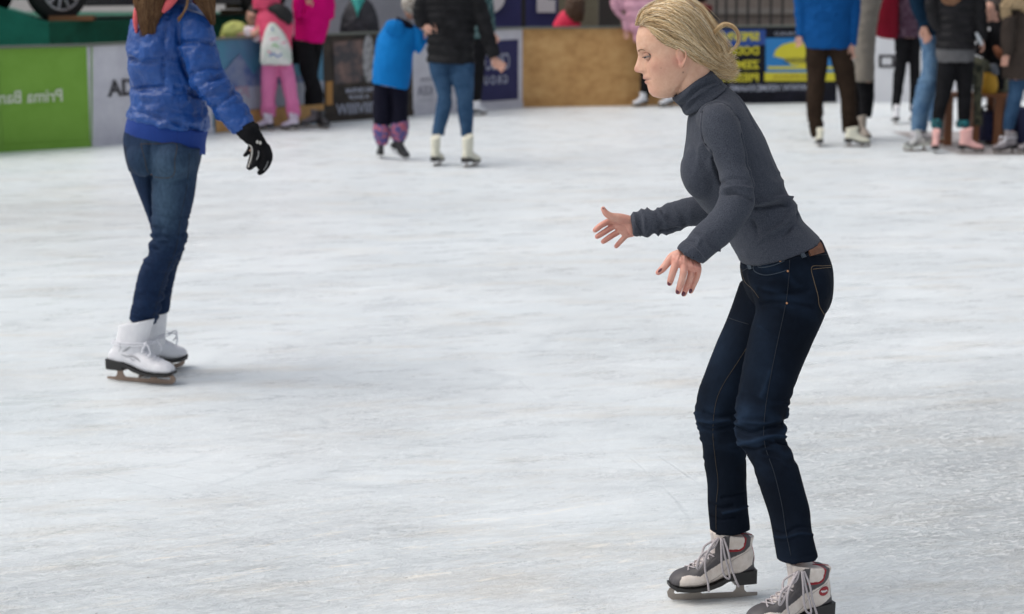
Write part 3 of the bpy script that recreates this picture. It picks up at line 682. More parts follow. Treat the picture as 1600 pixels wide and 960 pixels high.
p.text('ALPINE CENTRUM', 566, 141, 7, M_grey_letter, wpx=72, bold=.02); p.text('A SHOP', 560, 152, 6, M_grey_letter, wpx=44, bold=.02)
p.shape([[(509, 128), (519, 127), (519, 164), (509, 165)]], mat('orange_strip', (.42, .20, .045), rough=.6), 'orange_strip')
p.text('WIIIVIIIIW', 562, 170, 17, M_grey_letter, wpx=100, bold=.01)
p = Panel(5, 'white rink board with faint grey mirrored writing behind the jeans couple', M_whitead)
p.text('KEA', 664, 143, 15, mat('faint_letters', (.28, .28, .33), rough=.6), wpx=32); p.text('HOTEL', 665, 125, 5, MATS['faint_letters'], wpx=24); p.text('*****', 664, 158, 3, MATS['faint_letters'], wpx=30)
p = Panel(6, 'navy rink board in a white frame with mirrored lettering', M_whitead)
p.shape([[(738, 66), (809, 62), (809, 155), (738, 160)]], M_navy, 'navy_field')
p.text('CRESCO', 772, 98, 25, M_grey_letter, wpx=66, bold=-.006, off=.012); p.text('GROUP', 770, 126, 13, M_grey_letter, wpx=64, space=1.5, bold=.008, off=.012)
p = Panel(7, 'bare plywood rink board left of the blonde woman\'s face', M_ply)
p = Panel(8, 'black and blue rink board with yellow mirrored lettering and hat emblem', M_adblack)
p.shape([[(1066, 47), (1196, 46), (1196, 70), (1066, 82)]], M_adblue, 'blue_field')
for t, y, w, x in (('SPEVN', 58, 60, 1157), ('DODAV', 80, 62, 1156), ('ZEMNE', 102, 62, 1156), ('PIESKY', 122, 64, 1155)): p.text(t, x, y, 12, M_yellow, bold=.03, wpx=w, off=.012)
p.shape([[(1196, 60), (1307, 58), (1307, 118), (1196, 118)]], M_adcyan, 'sky_blue_field', off=.006)
p.shape([[(1208, 88), (1212, 78), (1222, 70), (1238, 66), (1256, 66), (1272, 70), (1284, 80), (1290, 94), (1284, 104), (1262, 105), (1236, 102), (1224, 92)]], M_yellow, 'hat_emblem', off=.011)
p.shape([[(1199, 104), (1304, 104), (1304, 108.5), (1199, 108.5)]], M_yellow, 'yellow_line', off=.0105)
p.shape([[(1194, 113.5), (1304, 113.5), (1304, 127), (1194, 127)]], M_yellow, 'yellow_band', off=.0115)
p.text('TRADING', 1244, 95, 8, M_letter_dark, wpx=40, off=.017); p.text('DOPRAVA', 1236, 120.5, 7, mat('ochre_letters', (.35, .25, .02), rough=.6), wpx=60, off=.017)
p.text('WWW.VERMEXNAME', 1200, 138, 10, M_grey_letter, bold=.008, wpx=128, off=.012); p.text('OKOLO', 1226, 53, 5, M_grey_letter, wpx=34, off=.012)
M_whitewall = mat('white_wall_ad', (.70, .70, .72), rough=.5, col2=(.76, .76, .77), scale=2)
p = Panel(9, 'white rink board with a black mirrored letter between standing skaters', M_whitewall)
p.shape([[(1373, 86), (1398, 86), (1398, 106), (1373, 106)], [(1377.5, 90), (1393.5, 90), (1393.5, 102), (1377.5, 102)]], M_letter_dark, 'letter')
Panel(10, 'plain white rink board behind the bench at far right', M_whitewall)

# ---- far side: walls, platform, car
def wall(name, px0, px1, Y0, Y1, hgt, m, label, cat='wall', th=.2):
    a = at(px0, 40, Y0); b = at(px1, 40, Y1); a[2] = b[2] = 0; L = np.linalg.norm(b - a); x = (b - a) / L; n = np.array([x[1], -x[0], 0])
    root = thing(name, (a + b) / 2, label, cat)
    W = lambda V: a + np.outer(V[:, 0], x) - np.outer(V[:, 1], n) + np.outer(V[:, 2], [0, 0, 1.])
    V, F = box((L / 2, th / 2, hgt / 2), (L, th, hgt)); put('panel', (W(V), F), m, root, smooth=False); return root, W, L, a, x, n
M_taupe = mat('taupe_render', (.17, .14, .12), rough=.9, col2=(.22, .185, .16), scale=3)
r_, W_, L_, *_ = wall('building_wall', 850, 1900, 33, 34, 6.0, M_taupe, 'taupe rendered building wall behind the rink boards')
V, F = box((L_ / 2, -.03, 1.02), (L_, .06, .10)); put('ledge', (W_(V), F), mat('pale_ledge', (.22, .20, .18), rough=.8), r_, smooth=False)
for k in range(5): V, F = box((1.3 + 2.6 * k, -.02, 3.6), (1.3, .05, 1.6)); wv = put('window', (W_(V), F), mat('window_glass', (.03, .04, .05), rough=.1), r_, smooth=False)
wall('pale_wall', 395, 700, 27, 29, 2.6, mat('pale_panel', (.36, .36, .39), rough=.7, col2=(.42, .42, .45), scale=2), 'pale grey panel wall behind the magenta jacket and spectator')
# posts of a railing
rr = thing('metal_railing', at(1160, 30, 29), 'dark railing bars in front of the taupe wall', 'railing')
ys = 29
for px in (1119, 1134, 1150, 1168, 1186, 1204, 1222):
    a = at(px, 40, ys); put('bar', box((a[0], ys, .9), (.035, .035, 1.5)), mat('dark_metal', (.03, .028, .026), rough=.5), rr, smooth=False)
a, b = at(1112, 0, ys), at(1240, 0, ys)
put('rail', box(((a[0] + b[0]) / 2, ys, 1.68), (b[0] - a[0], .05, .05)), MATS['dark_metal'], rr, smooth=False); put('rail', box(((a[0] + b[0]) / 2, ys, .2), (b[0] - a[0], .05, .05)), MATS['dark_metal'], rr, smooth=False)
# hanging navy banner with white letters
r_, W_, L_, a_, x_, n_ = wall('navy_banner', 764, 872, 26.5, 26.8, 1.9, mat('navy_banner_cloth', (.018, .022, .10), rough=.6, col2=(.028, .03, .13), scale=2), 'navy banner with big white letters behind the framed navy board', 'banner', .03)
def onwall(px, py, Y): return at(px, py, Y)
put('lettering', flat_shape([[(onwall(762 + 27 * math.cos(t), -4 + 26 * math.sin(t), 26.45)[0], onwall(762 + 27 * math.cos(t), -4 + 26 * math.sin(t), 26.45)[2]) for t in np.linspace(0, 6.28, 28)[:-1]]], .01, frame((0, 26.46, 0), (1, 0, 0), (0, 0, 1), (0, -1, 0))), mat('pale_banner_letters', (.50, .48, .50), rough=.6), r_, smooth=False)
put('lettering', flat_shape([[(at(x, y, 26.5)[0], at(x, y, 26.5)[2]) for x, y in ((839, -60), (839, 20), (868, 20), (868, 0), (856, 0), (856, -60))]], .01, frame((0, 26.62, 0), (1, 0, 0), (0, 0, 1), (0, -1, 0))), MATS['pale_banner_letters'], r_, smooth=False)
put('letter_stand', box((at(818, 30, 26)[0], 26, .7), (.06, .06, 1.4)), M_black, thing('thin_post', at(818, 42, 26), 'thin black post in front of the navy banner', 'post'), smooth=False)
put('post_shaft', box((at(952, 30, 27)[0], 27, .9), (.30, .2, 1.8)), mat('dark_brown_post', (.035, .03, .027), rough=.8), thing('dark_pillar', at(952, 42, 27), 'dark pillar left of the pink jacket arm', 'pillar'), smooth=False)
r_, *_ = wall('olive_wall', 868, 1010, 29, 29, 2.4, mat('olive_render', (.13, .11, .075), rough=.9, col2=(.17, .15, .10), scale=3), 'olive brown wall behind the plywood rink board')
# green show platform
M_carpet = mat('green_carpet', (.006, .115, .065), rough=.95, col2=(.004, .075, .04), scale=5, bump=.2, bscale=200)
pl = thing('show_platform', at(120, 60, 20.4), 'dark green carpeted platform carrying the black car', 'platform')
c0 = at(75, 35, 20.2); Zt = c0[2]
def px_x(px, Y): return at(px, 0, Y)[0]
Vp = [(px_x(75, 20.2), 20.2, Zt), (px_x(420, 23.2), 23.2, Zt), (px_x(420, 25), 25, Zt), (px_x(40, 25), 25, Zt)]
Vb = [(v[0], v[1], 0) for v in Vp]
V = np.array(Vp + Vb); put('deck', (V, [(0, 1, 2, 3), (4, 7, 6, 5), (0, 4, 5, 1), (1, 5, 6, 2), (2, 6, 7, 3), (3, 7, 4, 0)]), M_carpet, pl, smooth=False)
q0 = np.array(Vp[0]); q3 = np.array(Vp[3]); ra = np.array((px_x(-120, 19.6), 19.6, Zt + .42)); rb = np.array((px_x(-140, 25), 25, Zt + .42))
V = np.array([q0, q3, rb, ra, q0 * (1, 1, 0), q3 * (1, 1, 0), rb * (1, 1, 0), ra * (1, 1, 0)]); V[[0, 1, 4, 5], 0] -= .003
put('side_ramp', (V, [(0, 1, 2, 3), (0, 3, 7, 4), (3, 2, 6, 7), (2, 1, 5, 6), (1, 0, 4, 5), (4, 7, 6, 5)]), mat('green_carpet_pale', (.010, .17, .115), rough=.95, col2=(.006, .13, .085), scale=5), pl, smooth=False)
pk = thing('timber_plank', at(110, 32, 20.6), 'brown timber plank lying under the car wheel', 'plank'); V, F = box((px_x(112, 20.7), 20.7, Zt + .03), (.46, .3, .05), .1); put('board', (V, F), mat('raw_timber', (.17, .075, .03), rough=.8), pk, smooth=False)
for k, (x, y, z, w, rz, lb) in enumerate(((372, 23.1, .04, .42, .2, 'lowest pale timber offcut of the pile beside the blue jacket'), (380, 23.1, .105, .40, -.15, 'middle pale timber offcut of the pile beside the blue jacket'), (366, 23.1, .17, .46, .1, 'topmost pale timber offcut of the pile beside the blue jacket'))):
    V, F = box((0, 0, 0), (w, .16, .055), rz); t = put('timber_offcut', (V, F), mat('pale_timber', (.30, .22, .12), rough=.8, col2=(.2, .14, .08), scale=8), smooth=False, loc=(0, 0, 0)); t.location = (px_x(x, y), y, Zt + z); tag(t, lb, 'timber', 'timber offcuts on the platform')
# car
def car():
    org = np.array((px_x(188, 22.0), 22.2, Zt)); root = thing('parked_car', org, 'glossy black car standing on the green platform, cut by the top edge', 'car')
    a = R(42); X = np.array((math.cos(a), math.sin(a), 0)); Y = np.array((-math.sin(a), math.cos(a), 0))
    W = lambda V: org + np.outer(V[:, 0], X) + np.outer(V[:, 1], Y) + np.outer(V[:, 2], [0, 0, 1.])
    body = []
    for x, zb, zt, w in ((-2.15, .35, .75, .70), (-2.05, .28, .92, .80), (-1.4, .22, .98, .86), (-.5, .20, 1.0, .88), (.6, .20, .98, .88), (1.5, .22, .90, .86), (2.0, .28, .80, .78), (2.15, .36, .66, .62)):
        body.append([x, zb, zt, w])
    rg = []; th = np.linspace(0, 2 * math.pi, 32, endpoint=False)
    for x, zb, zt, w in spline(np.array(body), 4):
        c, s = np.cos(th), np.sin(th); rg.append(np.stack([np.full(32, x), w * np.sign(c) * np.abs(c) ** .45, (zb + zt) / 2 + (zt - zb) / 2 * np.sign(s) * np.abs(s) ** .5], 1))
    V, F = rings_mesh(np.array(rg)); paint = mat('black_car_paint', (.008, .008, .010), rough=.15, coat=.8); put('body', (W(V), F), paint, root)
    rg = []
    for x0, x1, z, w in ((-1.75, 1.0, .95, .76), (-1.5, .75, 1.15, .72), (-1.15, .35, 1.38, .62), (-.9, .05, 1.44, .5)):
        c, s = np.cos(th), np.sin(th); rg.append(np.stack([(x0 + x1) / 2 + (x1 - x0) / 2 * np.sign(c) * np.abs(c) ** .5, w * np.sign(s) * np.abs(s) ** .5, np.full(32, z)], 1))
    V, F = rings_mesh(np.array(rg)); put('cabin_glass', (W(V), F), mat('tinted_glass', (.01, .012, .014), rough=.05), root)
    put('sill', (W(box((0, -.84, .20), (2.2, .06, .10))[0]), box((0, 0, 0), (1, 1, 1))[1]), MATS['black_car_paint'], root, smooth=False)
    for sx in (-1.30, 1.32):
        for sy in (-.82, .82):
            def cyl(r0, r1, y0, y1, n=40):
                th = np.linspace(0, 2 * math.pi, n, endpoint=False); R_ = lambda r, y: np.stack([sx + r * np.cos(th), np.full(n, y), .32 + r * np.sin(th)], 1)
                return np.array([R_(r1, y0), R_(r0 * .97, y0), R_(r0, y0 + (y1 - y0) * .15), R_(r0, y1 - (y1 - y0) * .15), R_(r0 * .97, y1), R_(r1, y1)])
            V, F = rings_mesh(cyl(.32, .215, sy - .10, sy + .10)); wh = put('wheel', (W(V), F), mat('tyre_rubber', (.012, .012, .012), rough=.8), root)
            o = -1 if sy < 0 else 1; parts = []
            v, f = rings_mesh(cyl(.218, .195, sy + o * .10, sy + o * .115)); v = v.copy(); parts.append((v[:-2], [q for q in f if max(q) < len(v) - 2]))
            for k in range(10):
                t = k * 2 * math.pi / 10; p0 = np.array((sx + .03 * math.cos(t), sy + o * .108, .32 + .03 * math.sin(t))); p1 = np.array((sx + .205 * math.cos(t + .08), sy + o * .112, .32 + .205 * math.sin(t + .08))); parts.append(tube([p0, p1], [.018, .013], n=6, sub=1))
            parts.append(ellipsoid((sx, sy + o * .108, .32), (.045, .015, .045))); v, f = join(parts); put('rim', (W(v), f), mat('alloy_rim', (.40, .40, .42), rough=.35, metal=.8), wh)
    for s in (-.55, .55):
        v, f = ellipsoid((-2.02, s, .72), (.10, .17, .07)); put('headlight', (W(v), f), mat('lamp_glass', (.5, .5, .52), rough=.1), root)
car()

# ================================================================== BLONDE SKATER
YC = 5.22
GNH, GNT = ground(1301, 984), ground(1155, 1003)
GFH, GFT = ground(1183, 932), ground(1037, 940)
YNF = float((GNH[1] * .65 + GNT[1] * .35)); YFF = float((GFH[1] * .6 + GFT[1] * .4))
woman = thing('person', ground(1190, 960), 'blonde woman in grey turtleneck and dark jeans skating with hands held out', 'person')
TORSO = [(1078, 172, 1130, 130, .07), (1074, 190, 1157, 152, .135), (1072, 215, 1176, 182, .165), (1067, 250, 1193, 212, .165), (1066, 276, 1208, 248, .15), (1078, 300, 1220, 280, .145), (1097, 325, 1231, 304, .135), (1122, 350, 1242, 324, .130), (1139, 375, 1253, 342, .138), (1149, 395, 1266, 357, .152), (1157, 410, 1282, 373, .168)]
NARM = [(1104, 164, 1130, 161, .03), (1094, 180, 1148, 176, .050), (1094, 205, 1159, 203, .056), (1105, 232, 1165, 230, .052), (1119, 260, 1171, 258, .049), (1128, 282, 1176, 283, .049), (1128, 300, 1180, 307, .050), (1120, 320, 1172, 334, .048), (1108, 338, 1157, 357, .045), (1091, 354, 1139, 379, .042), (1074, 371, 1118, 395, .038), (1060, 384, 1102, 408, .034), (1057, 388, 1098, 412, .033)]
NARM_Y = (5.06, 4.93)
FARM = [(1104, 165, 1150, 170, .05), (1105, 230, 1160, 230, .052), (1110, 285, 1165, 295, .05), (1103, 300, 1140, 350, .048), (1074, 309, 1092, 352, .043), (1055, 316, 1068, 358, .040), (1034, 322, 1044, 365, .037), (1012, 329, 1020, 367, .034), (997, 332, 1004, 369, .033), (982, 337, 994, 369, .030)]
FARM_Y = (5.37, 5.43)
JT = [(1158, 409, 1283, 373, .168), (1157, 420, 1292, 394, .172), (1160, 438, 1300, 418, .178), (1168, 462, 1301, 448, .175), (1185, 485, 1296, 474, .150), (1195, 505, 1280, 500, .10)]
NLEG = [(1166, 430, 1300, 432, .095), (1180, 478, 1293, 476, .098), (1174, 510, 1281, 508, .093), (1165, 547, 1264, 546, .087), (1156, 597, 1244, 596, .077), (1150, 641, 1229, 641, .068), (1149, 670, 1223, 664, .063), (1154, 693, 1228, 687, .060), (1165, 710, 1235, 705, .057), (1177, 731, 1246, 728, .057), (1188, 766, 1256, 762, .055), (1199, 798, 1265, 795, .051), (1206, 827, 1268, 822, .049), (1211, 858, 1275, 854, .049), (1214, 876, 1280, 871, .050)]
NLEG_Y = (5.14, YNF)
FLEG = [(1157, 440, 1275, 445, .09), (1144, 478, 1255, 485, .092), (1133, 506, 1235, 510, .088), (1115, 547, 1205, 550, .082), (1101, 585, 1186, 590, .075), (1091, 615, 1172, 618, .068), (1087, 643, 1164, 648, .063), (1093, 669, 1163, 672, .060), (1096, 693, 1165, 697, .058), (1101, 731, 1166, 735, .056), (1105, 760, 1166, 762, .052), (1106, 789, 1168, 787, .050), (1108, 815, 1171, 812, .049), (1109, 833, 1173, 828, .050)]
FLEG_Y = (5.30, YFF)
# body: head, neck, hands, limbs under the clothes
ear = at(1056, 91, 5.20); hp = R(15)
fwd = np.array((-math.cos(hp), -.03, -math.sin(hp))); upv = np.array((-math.sin(hp), 0, math.cos(hp)))
neck = [loft([(1080, 176, 1122, 144, .050), (1066, 158, 1112, 124, .050), (1054, 142, 1108, 100, .052), (1052, 122, 1102, 80, .052), (1050, 100, 1096, 65, .05)], 5.20, n=28)]
HV, HF, HT, htf = head_build(ear, fwd, upv, 1.0, .0018, neck)
def chain(P, r, Y): return tube([at(q[0], q[1], Y + (q[2] if len(q) > 2 else 0)) for q in P], [x / 530. for x in r], n=14)
YH = 4.93
nh = [loft([(1086, 374, 1104, 385, .014, .035), (1070, 388, 1090, 400, .013, .032), (1054, 395, 1094, 412, .015, .008), (1050, 402, 1096, 419, .017), (1050, 411, 1093, 423, .0145), (1053, 416, 1091, 426, .011)], YH, n=28),
      chain([(1057, 402, .004), (1055, 414, -.004), (1051, 427, -.010), (1048, 437, -.006), (1046.3, 443, .0)], [5.6, 5.5, 5.0, 4.7, 3.9], YH),
      chain([(1069, 404, 0), (1069, 415, -.008), (1067.5, 429, -.016), (1063.5, 444, -.012), (1059.5, 456, -.002)], [5.6, 5.6, 5.2, 4.9, 4.1], YH),
      chain([(1080, 408, 0), (1080.5, 418, -.004), (1079, 432, -.008), (1073.5, 447, -.004), (1068.5, 459.5, .006)], [5.3, 5.3, 4.9, 4.5, 3.9], YH + .008),
      chain([(1089, 412, 0), (1091, 421, .0), (1088.5, 434, .002), (1083.5, 446, .006), (1079.5, 455.5, .012)], [4.9, 4.8, 4.3, 3.9, 3.4], YH + .012),
      chain([(1060, 398, .01), (1050, 402, .012), (1042, 412, .008), (1034.5, 421, .004), (1028.5, 426, .004)], [7, 6.4, 5.5, 5.0, 3.9], YH)]
YF = 5.43
fh = [loft([(1006, 344, 1010, 357, .014, .01), (993, 341, 998, 363, .015, .005), (979, 337, 991, 369.5, .018), (968, 338, 986, 371, .0165), (959, 342, 981, 372, .014), (953, 346, 975, 372, .011)], YF, n=28),
      chain([(962, 347), (954, 345.5, -.004), (941.5, 351, -.010), (934, 356.5, -.012), (929.8, 360, -.012)], [5.2, 5.0, 4.7, 4.5, 3.9], YF),
      chain([(966, 353), (958, 354.5, -.002), (945, 362.5, -.008), (937, 367.5, -.010), (933, 370, -.012)], [4.9, 4.8, 4.5, 4.3, 3.7], YF),
      chain([(973, 359), (966, 362.5), (954, 370, -.006), (946, 375.5, -.010), (942.5, 377.8, -.012)], [4.9, 4.7, 4.4, 4.2, 3.7], YF),
      chain([(983, 362), (979, 367.5), (971.5, 375.5, -.002), (965.5, 382), (962.8, 385)], [4.7, 4.4, 4.0, 3.8, 3.4], YF),
      chain([(981, 345, -.004), (968, 341.5, -.010), (955, 338.5, -.016), (947, 333.5, -.018), (942.5, 326.5, -.018)], [8.5, 7.8, 6.0, 5.0, 3.7], YF)]
def hand_mesh(parts, joints, Y):
    V, F = remesh(parts, .0015, 5, .5); N = normals(V, F); return V, F
NV, NF = hand_mesh(nh, None, YH)
Nn = normals(NV, NF); Tn = bvh(NV, NF)
for pl in ([(1062, 396), (1057, 410)], [(1070, 396), (1069, 412)], [(1079, 400), (1081, 415)], [(1086, 404), (1091, 418)]): NV = crease(NV, Nn, Tn, pl, .0022, .0012)
for pl in ([(1062, 404), (1062, 418)], [(1074.5, 408), (1075.5, 420)], [(1084, 410), (1086, 422)]): NV = crease(NV, Nn, Tn, pl, .002, -.0012)
for pl in ([(1047, 427), (1055, 429)], [(1062.5, 429), (1072, 431)], [(1075, 432), (1083, 434)], [(1036, 414), (1044, 420)]): NV = crease(NV, Nn, Tn, pl, .0014, -.0006)
FV, FF_ = hand_mesh(fh, None, YF); Nf = normals(FV, FF_); Tf_ = bvh(FV, FF_)
for pl in ([(955, 352), (966, 350), (976, 357), (984, 367)], [(962, 345), (972, 349), (981, 360)], [(958, 360), (966, 358), (972, 362)]): FV = crease(FV, Nf, Tf_, pl, .0016, -.0013)
for pl in ([(946, 345), (950, 351)], [(936, 351), (940, 357)], [(950, 356), (954, 361)], [(941, 361), (945, 367)], [(959, 363), (963, 368)], [(949, 370), (953, 376)]): FV = crease(FV, Nf, Tf_, pl, .0011, -.0007)
cV, cF = remesh([loft(TORSO, YC, inset=.84), loft(NARM, NARM_Y, inset=.78), loft(FARM, FARM_Y, inset=.78), loft(JT, YC, inset=.86), loft(NLEG, NLEG_Y, inset=.68), loft(FLEG, FLEG_Y, inset=.68), loft([(1082, 190, 1136, 162, .055), (1078, 168, 1118, 134, .045), (1068, 150, 1106, 116, .042)], YC)], .008, 3)
def hand_tint(V, tips, col=(.60, .29, .23)):
    t = np.tile([.67, .375, .29], (len(V), 1)) * (1 + np.outer(vnoise(V * 120, 4), [.05, .10, .10]))
    for q in tips:
        w = np.exp(-(np.linalg.norm(V - q, axis=1) / .020) ** 2)[:, None] * .55; t = t * (1 - w) + np.array([.62, .23, .18]) * w
    return t
tN = [at(x, y, YH) for x, y in ((1046, 443), (1059, 456), (1068, 459), (1079, 455), (1029, 426), (1056, 409), (1069, 411), (1080, 414), (1090, 417))]
tF = [at(x, y, YF - .01) for x, y in ((930, 360), (933, 370), (942, 378), (963, 385), (943, 327), (975, 345), (985, 366), (946, 352), (950, 363), (960, 370))]
allV = [HV, NV, FV, cV]; V, F = join([(HV, HF), (NV, NF), (FV, FF_), (cV, cF)])
T = np.vstack([HT, hand_tint(NV, tN), hand_tint(FV, tF), np.tile([.6, .34, .26], (len(cV), 1))])
put('body', (V, F), M_skin, woman, tint=T)
face_parts(woman, htf, look=(0.9, 0, -0.18))
for q, r, ax in (((1045.8, 442.5, -.0085), (.0050, .0022, .0074), 12), ((1059.0, 455.5, -.0105), (.0052, .0022, .0076), 18), ((1068.0, 459.2, .004), (.0050, .0022, .0074), 20), ((1079.0, 455.0, .007), (.0044, .0022, .0064), 20), ((1031.5, 422.5, -.0035), (.0034, .0026, .0074), 45)):
    c = at(q[0], q[1], YH + q[2]); a = R(ax); put('fingernail', ellipsoid(c, r, [[math.cos(a), 0, -math.sin(a)], [0, 1, 0], [math.sin(a), 0, math.cos(a)]]), M_nail, woman)
c = at(942.6, 326.6, YF - .019); a = R(-30); put('fingernail', ellipsoid(c, (.0042, .0060, .0062), [[math.cos(a), 0, -math.sin(a)], [0, 1, 0], [math.sin(a), 0, math.cos(a)]]), M_nail, woman)

# sweater
breast = [ellipsoid(at(1105, 266, YC - .066), (.072, .068, .085)), ellipsoid(at(1103, 266, YC + .066), (.072, .068, .085))]
lowrib = [ellipsoid(at(1105, 300, YC), (.09, .12, .07))]
V, F = remesh([loft(TORSO, YC), loft(NARM, NARM_Y), loft(FARM, FARM_Y), ellipsoid(at(1120, 184, 5.12), (.055, .07, .045))] + breast, .0042, 14, .5)
N = normals(V, F); T_ = bvh(V, F)
W3 = lambda x, y, Y: at(x, y, Y)
V = folds(V, N, W3(1150, 300, 5.0), .065, (.25, 0, 1), 38, 0.0108, 2)
V = folds(V, N, W3(1112, 350, 4.97), .06, (.7, 0, -.7), 26, 0.0047, 9)
V = folds(V, N, W3(1075, 385, 4.94), .045, (.7, 0, -.7), 42, 0.0069, 5)
V = folds(V, N, W3(1010, 348, 5.43), .055, (1, 0, .1), 48, 0.0134, 6)
V = folds(V, N, W3(1050, 340, 5.42), .07, (1, 0, .3), 30, 0.0065, 7)
V = folds(V, N, W3(1215, 325, 5.2), .10, (.3, 0, 1), 22, 0.0108, 8, .4)
V = folds(V, N, W3(1190, 375, 5.15), .10, (-.5, 0, .8), 18, 0.0086, 11, .4)
V = folds(V, N, W3(1110, 235, 5.1), .05, (.8, 0, -.3), 28, 0.0061, 12)
V = wrinkle(V, N, 14, .0022)
CR = [([(1096, 176), (1095, 200), (1100, 222), (1111, 238)], .005, -.004), ([(1096, 174), (1106, 163), (1124, 160), (1142, 170), (1155, 188)], .004, -.0035),
      ([(1110, 238), (1118, 262), (1127, 286)], .006, -.006), ([(1160, 212), (1166, 240), (1172, 272), (1179, 300)], .007, -.006),
      ([(1182, 318), (1200, 314), (1220, 309), (1236, 311)], .006, .006), ([(1180, 326), (1200, 324), (1222, 320), (1238, 324)], .005, -.006),
      ([(1238, 330), (1226, 348), (1205, 364), (1186, 378)], .006, .006), ([(1246, 334), (1238, 356), (1222, 372)], .005, -.004),
      ([(1176, 345), (1184, 362), (1188, 380)], .006, -.005), 
      ([(1130, 286), (1145, 280), (1165, 281)], .005, -.004), ([(1132, 296), (1150, 292), (1174, 296)], .005, .004), ([(1130, 305), (1150, 303), (1176, 312)], .005, -.004),
      ([(1078, 376), (1090, 380), (1104, 396)], .004, -.0015), ([(1086, 362), (1100, 372), (1112, 388), (1128, 390)], .004, .0035), ([(1066, 380), (1082, 386), (1098, 405)], .003, -.0015), ([(1000, 334), (1003, 350), (1010, 366)], .004, -.0012), ([(992, 336), (994, 350), (1001, 367)], .003, .004),
      ([(1008, 332), (1014, 350), (1028, 362), (1060, 356)], .004, -.005), ([(1030, 330), (1044, 348), (1070, 352)], .004, .004), ([(1145, 140), (1165, 168), (1180, 200)], .008, -.002)]
for pl, w, a in CR: V = crease(V, N, T_, pl, w * .85, a * 2.2)
sw = put('sweater', (V, F), M_knit, woman); T_sw = bvh(V, F)
surf_line('shoulder_seam', T_sw, [[(1096, 178), (1094, 200), (1099, 222), (1108, 236)], [(1096, 176), (1106, 165), (1124, 162), (1142, 172), (1154, 188), (1158, 205)]], .0011, mat('pale_knit_seam', (.085, .09, .11), rough=.95), sw, off=.0002)
surf_line('cuff_seam', T_sw, [[(1064, 379), (1082, 384), (1095, 396), (1104, 408)], [(991, 335), (992, 348), (998, 360), (1004, 368)]], .0009, MATS['pale_knit_seam'], sw, off=.0002)
# turtleneck collar as its own folded piece
COL = [(1072, 181, 1138, 134, .082), (1067, 176, 1131, 131, .077), (1064, 169, 1128, 126, .074), (1058, 163, 1122, 121, .073), (1052, 157, 1117, 115, .070), (1050, 153, 1112, 110, .067), (1053, 150, 1108, 108, .060), (1058, 152, 1105, 112, .052)]
V, F = remesh([loft(COL, 5.21)], .0035, 3); N = normals(V, F); T_c = bvh(V, F)
ndir = (-.55, 0, .83)
V = folds(V, N, W3(1090, 140, 5.14), .07, ndir, 40, .0050, 21, .3)
for pl, w, a in (([(1060, 170), (1075, 158), (1095, 138), (1118, 128)], .005, -.007), ([(1054, 163), (1072, 148), (1092, 128), (1112, 120)], .0045, .006), ([(1066, 178), (1080, 165), (1098, 146), (1126, 132)], .004, -.005), ([(1064, 172), (1082, 152), (1100, 134)], .004, .004)): V = crease(V, N, T_c, pl, w, a)
put('turtleneck_collar', (V, F), M_knit, woman)

# jeans
V, F = remesh([loft(JT, YC), loft(NLEG, NLEG_Y), loft(FLEG, FLEG_Y), ellipsoid(at(1262, 446, 5.14), (.066, .10, .085)), ellipsoid(at(1262, 446, 5.30), (.066, .09, .085))], .0045, 8, .5)
N = normals(V, F); T_j = bvh(V, F); V_flat = V.copy()
def legY(t, Y): return Y[0] * (1 - t) + Y[1] * t
V = folds(V, N, W3(1190, 675, 5.06), .10, (.12, 0, 1), 62, 0.0119, 31)
V = folds(V, N, W3(1128, 665, 5.3), .09, (-.1, 0, 1), 62, 0.0119, 32)
V = folds(V, N, W3(1240, 835, 5.05), .07, (.3, 0, 1), 66, 0.0130, 33)
V = folds(V, N, W3(1258, 860, 5.05), .04, (.3, 0, 1), 40, 0.0086, 36)
V = folds(V, N, W3(1138, 795, 5.3), .055, (0, 0, 1), 70, 0.0134, 34)
V = folds(V, N, W3(1215, 470, 5.05), .09, (.3, 0, 1), 22, 0.0065, 35)
V = folds(V, N, W3(1160, 620, 5.3), .05, (0, 0, 1), 40, 0.0065, 37)
V = wrinkle(V, N, 11, .0022, 8)
for (cx_, cy_, cY_, rr_) in ((1222, 662, 5.05, .05), (1160, 668, 5.27, .05), (1100, 650, 5.27, .05), (1252, 848, 5.04, .05), (1212, 848, 5.04, .045), (1138, 808, 5.27, .05), (1166, 700, 5.05, .04), (1160, 640, 5.25, .05)):
    V = folds(V, N, at(cx_, cy_, cY_), rr_, (.15, 0, 1), 80, .0085, 90 + cx_ % 7, .2)
for pl, w, a in (([(1186, 452), (1205, 458), (1235, 458), (1262, 452)], .006, -.004), ([(1188, 476), (1210, 472), (1240, 474), (1270, 480)], .005, -.0035), ([(1204, 580), (1190, 620)], .006, .002),
                 ([(1150, 668), (1172, 676), (1198, 668), (1222, 662)], .005, -.006), ([(1156, 694), (1180, 690), (1205, 682), (1228, 684)], .005, .006), ([(1162, 700), (1184, 702), (1208, 692), (1228, 694)], .004, -.005),
                 ([(1205, 828), (1224, 834), (1246, 824), (1266, 822)], .004, -.003), ([(1208, 838), (1228, 840), (1250, 834), (1270, 836)], .004, .003), ([(1106, 786), (1126, 794), (1146, 790)], .004, -.004), ([(1130, 802), (1156, 796), (1170, 790)], .004, .004), ([(1109, 806), (1126, 812), (1150, 808)], .003, -.004), ([(1128, 778), (1150, 774), (1166, 768)], .003, -.004),
                 ([(1100, 645), (1122, 652), (1148, 646)], .004, -.004), ([(1094, 664), (1116, 672), (1146, 664)], .004, -.005), ([(1088, 655), (1110, 660), (1140, 656)], .004, .005),
                 ([(1212, 869), (1240, 873), (1278, 865)], .002, -.001)): V = crease(V, N, T_j, pl, w, a * 1.5)
dsp = ((V - V_flat) * N).sum(1); rid = np.clip((dsp - .001) / .007, 0, 1)
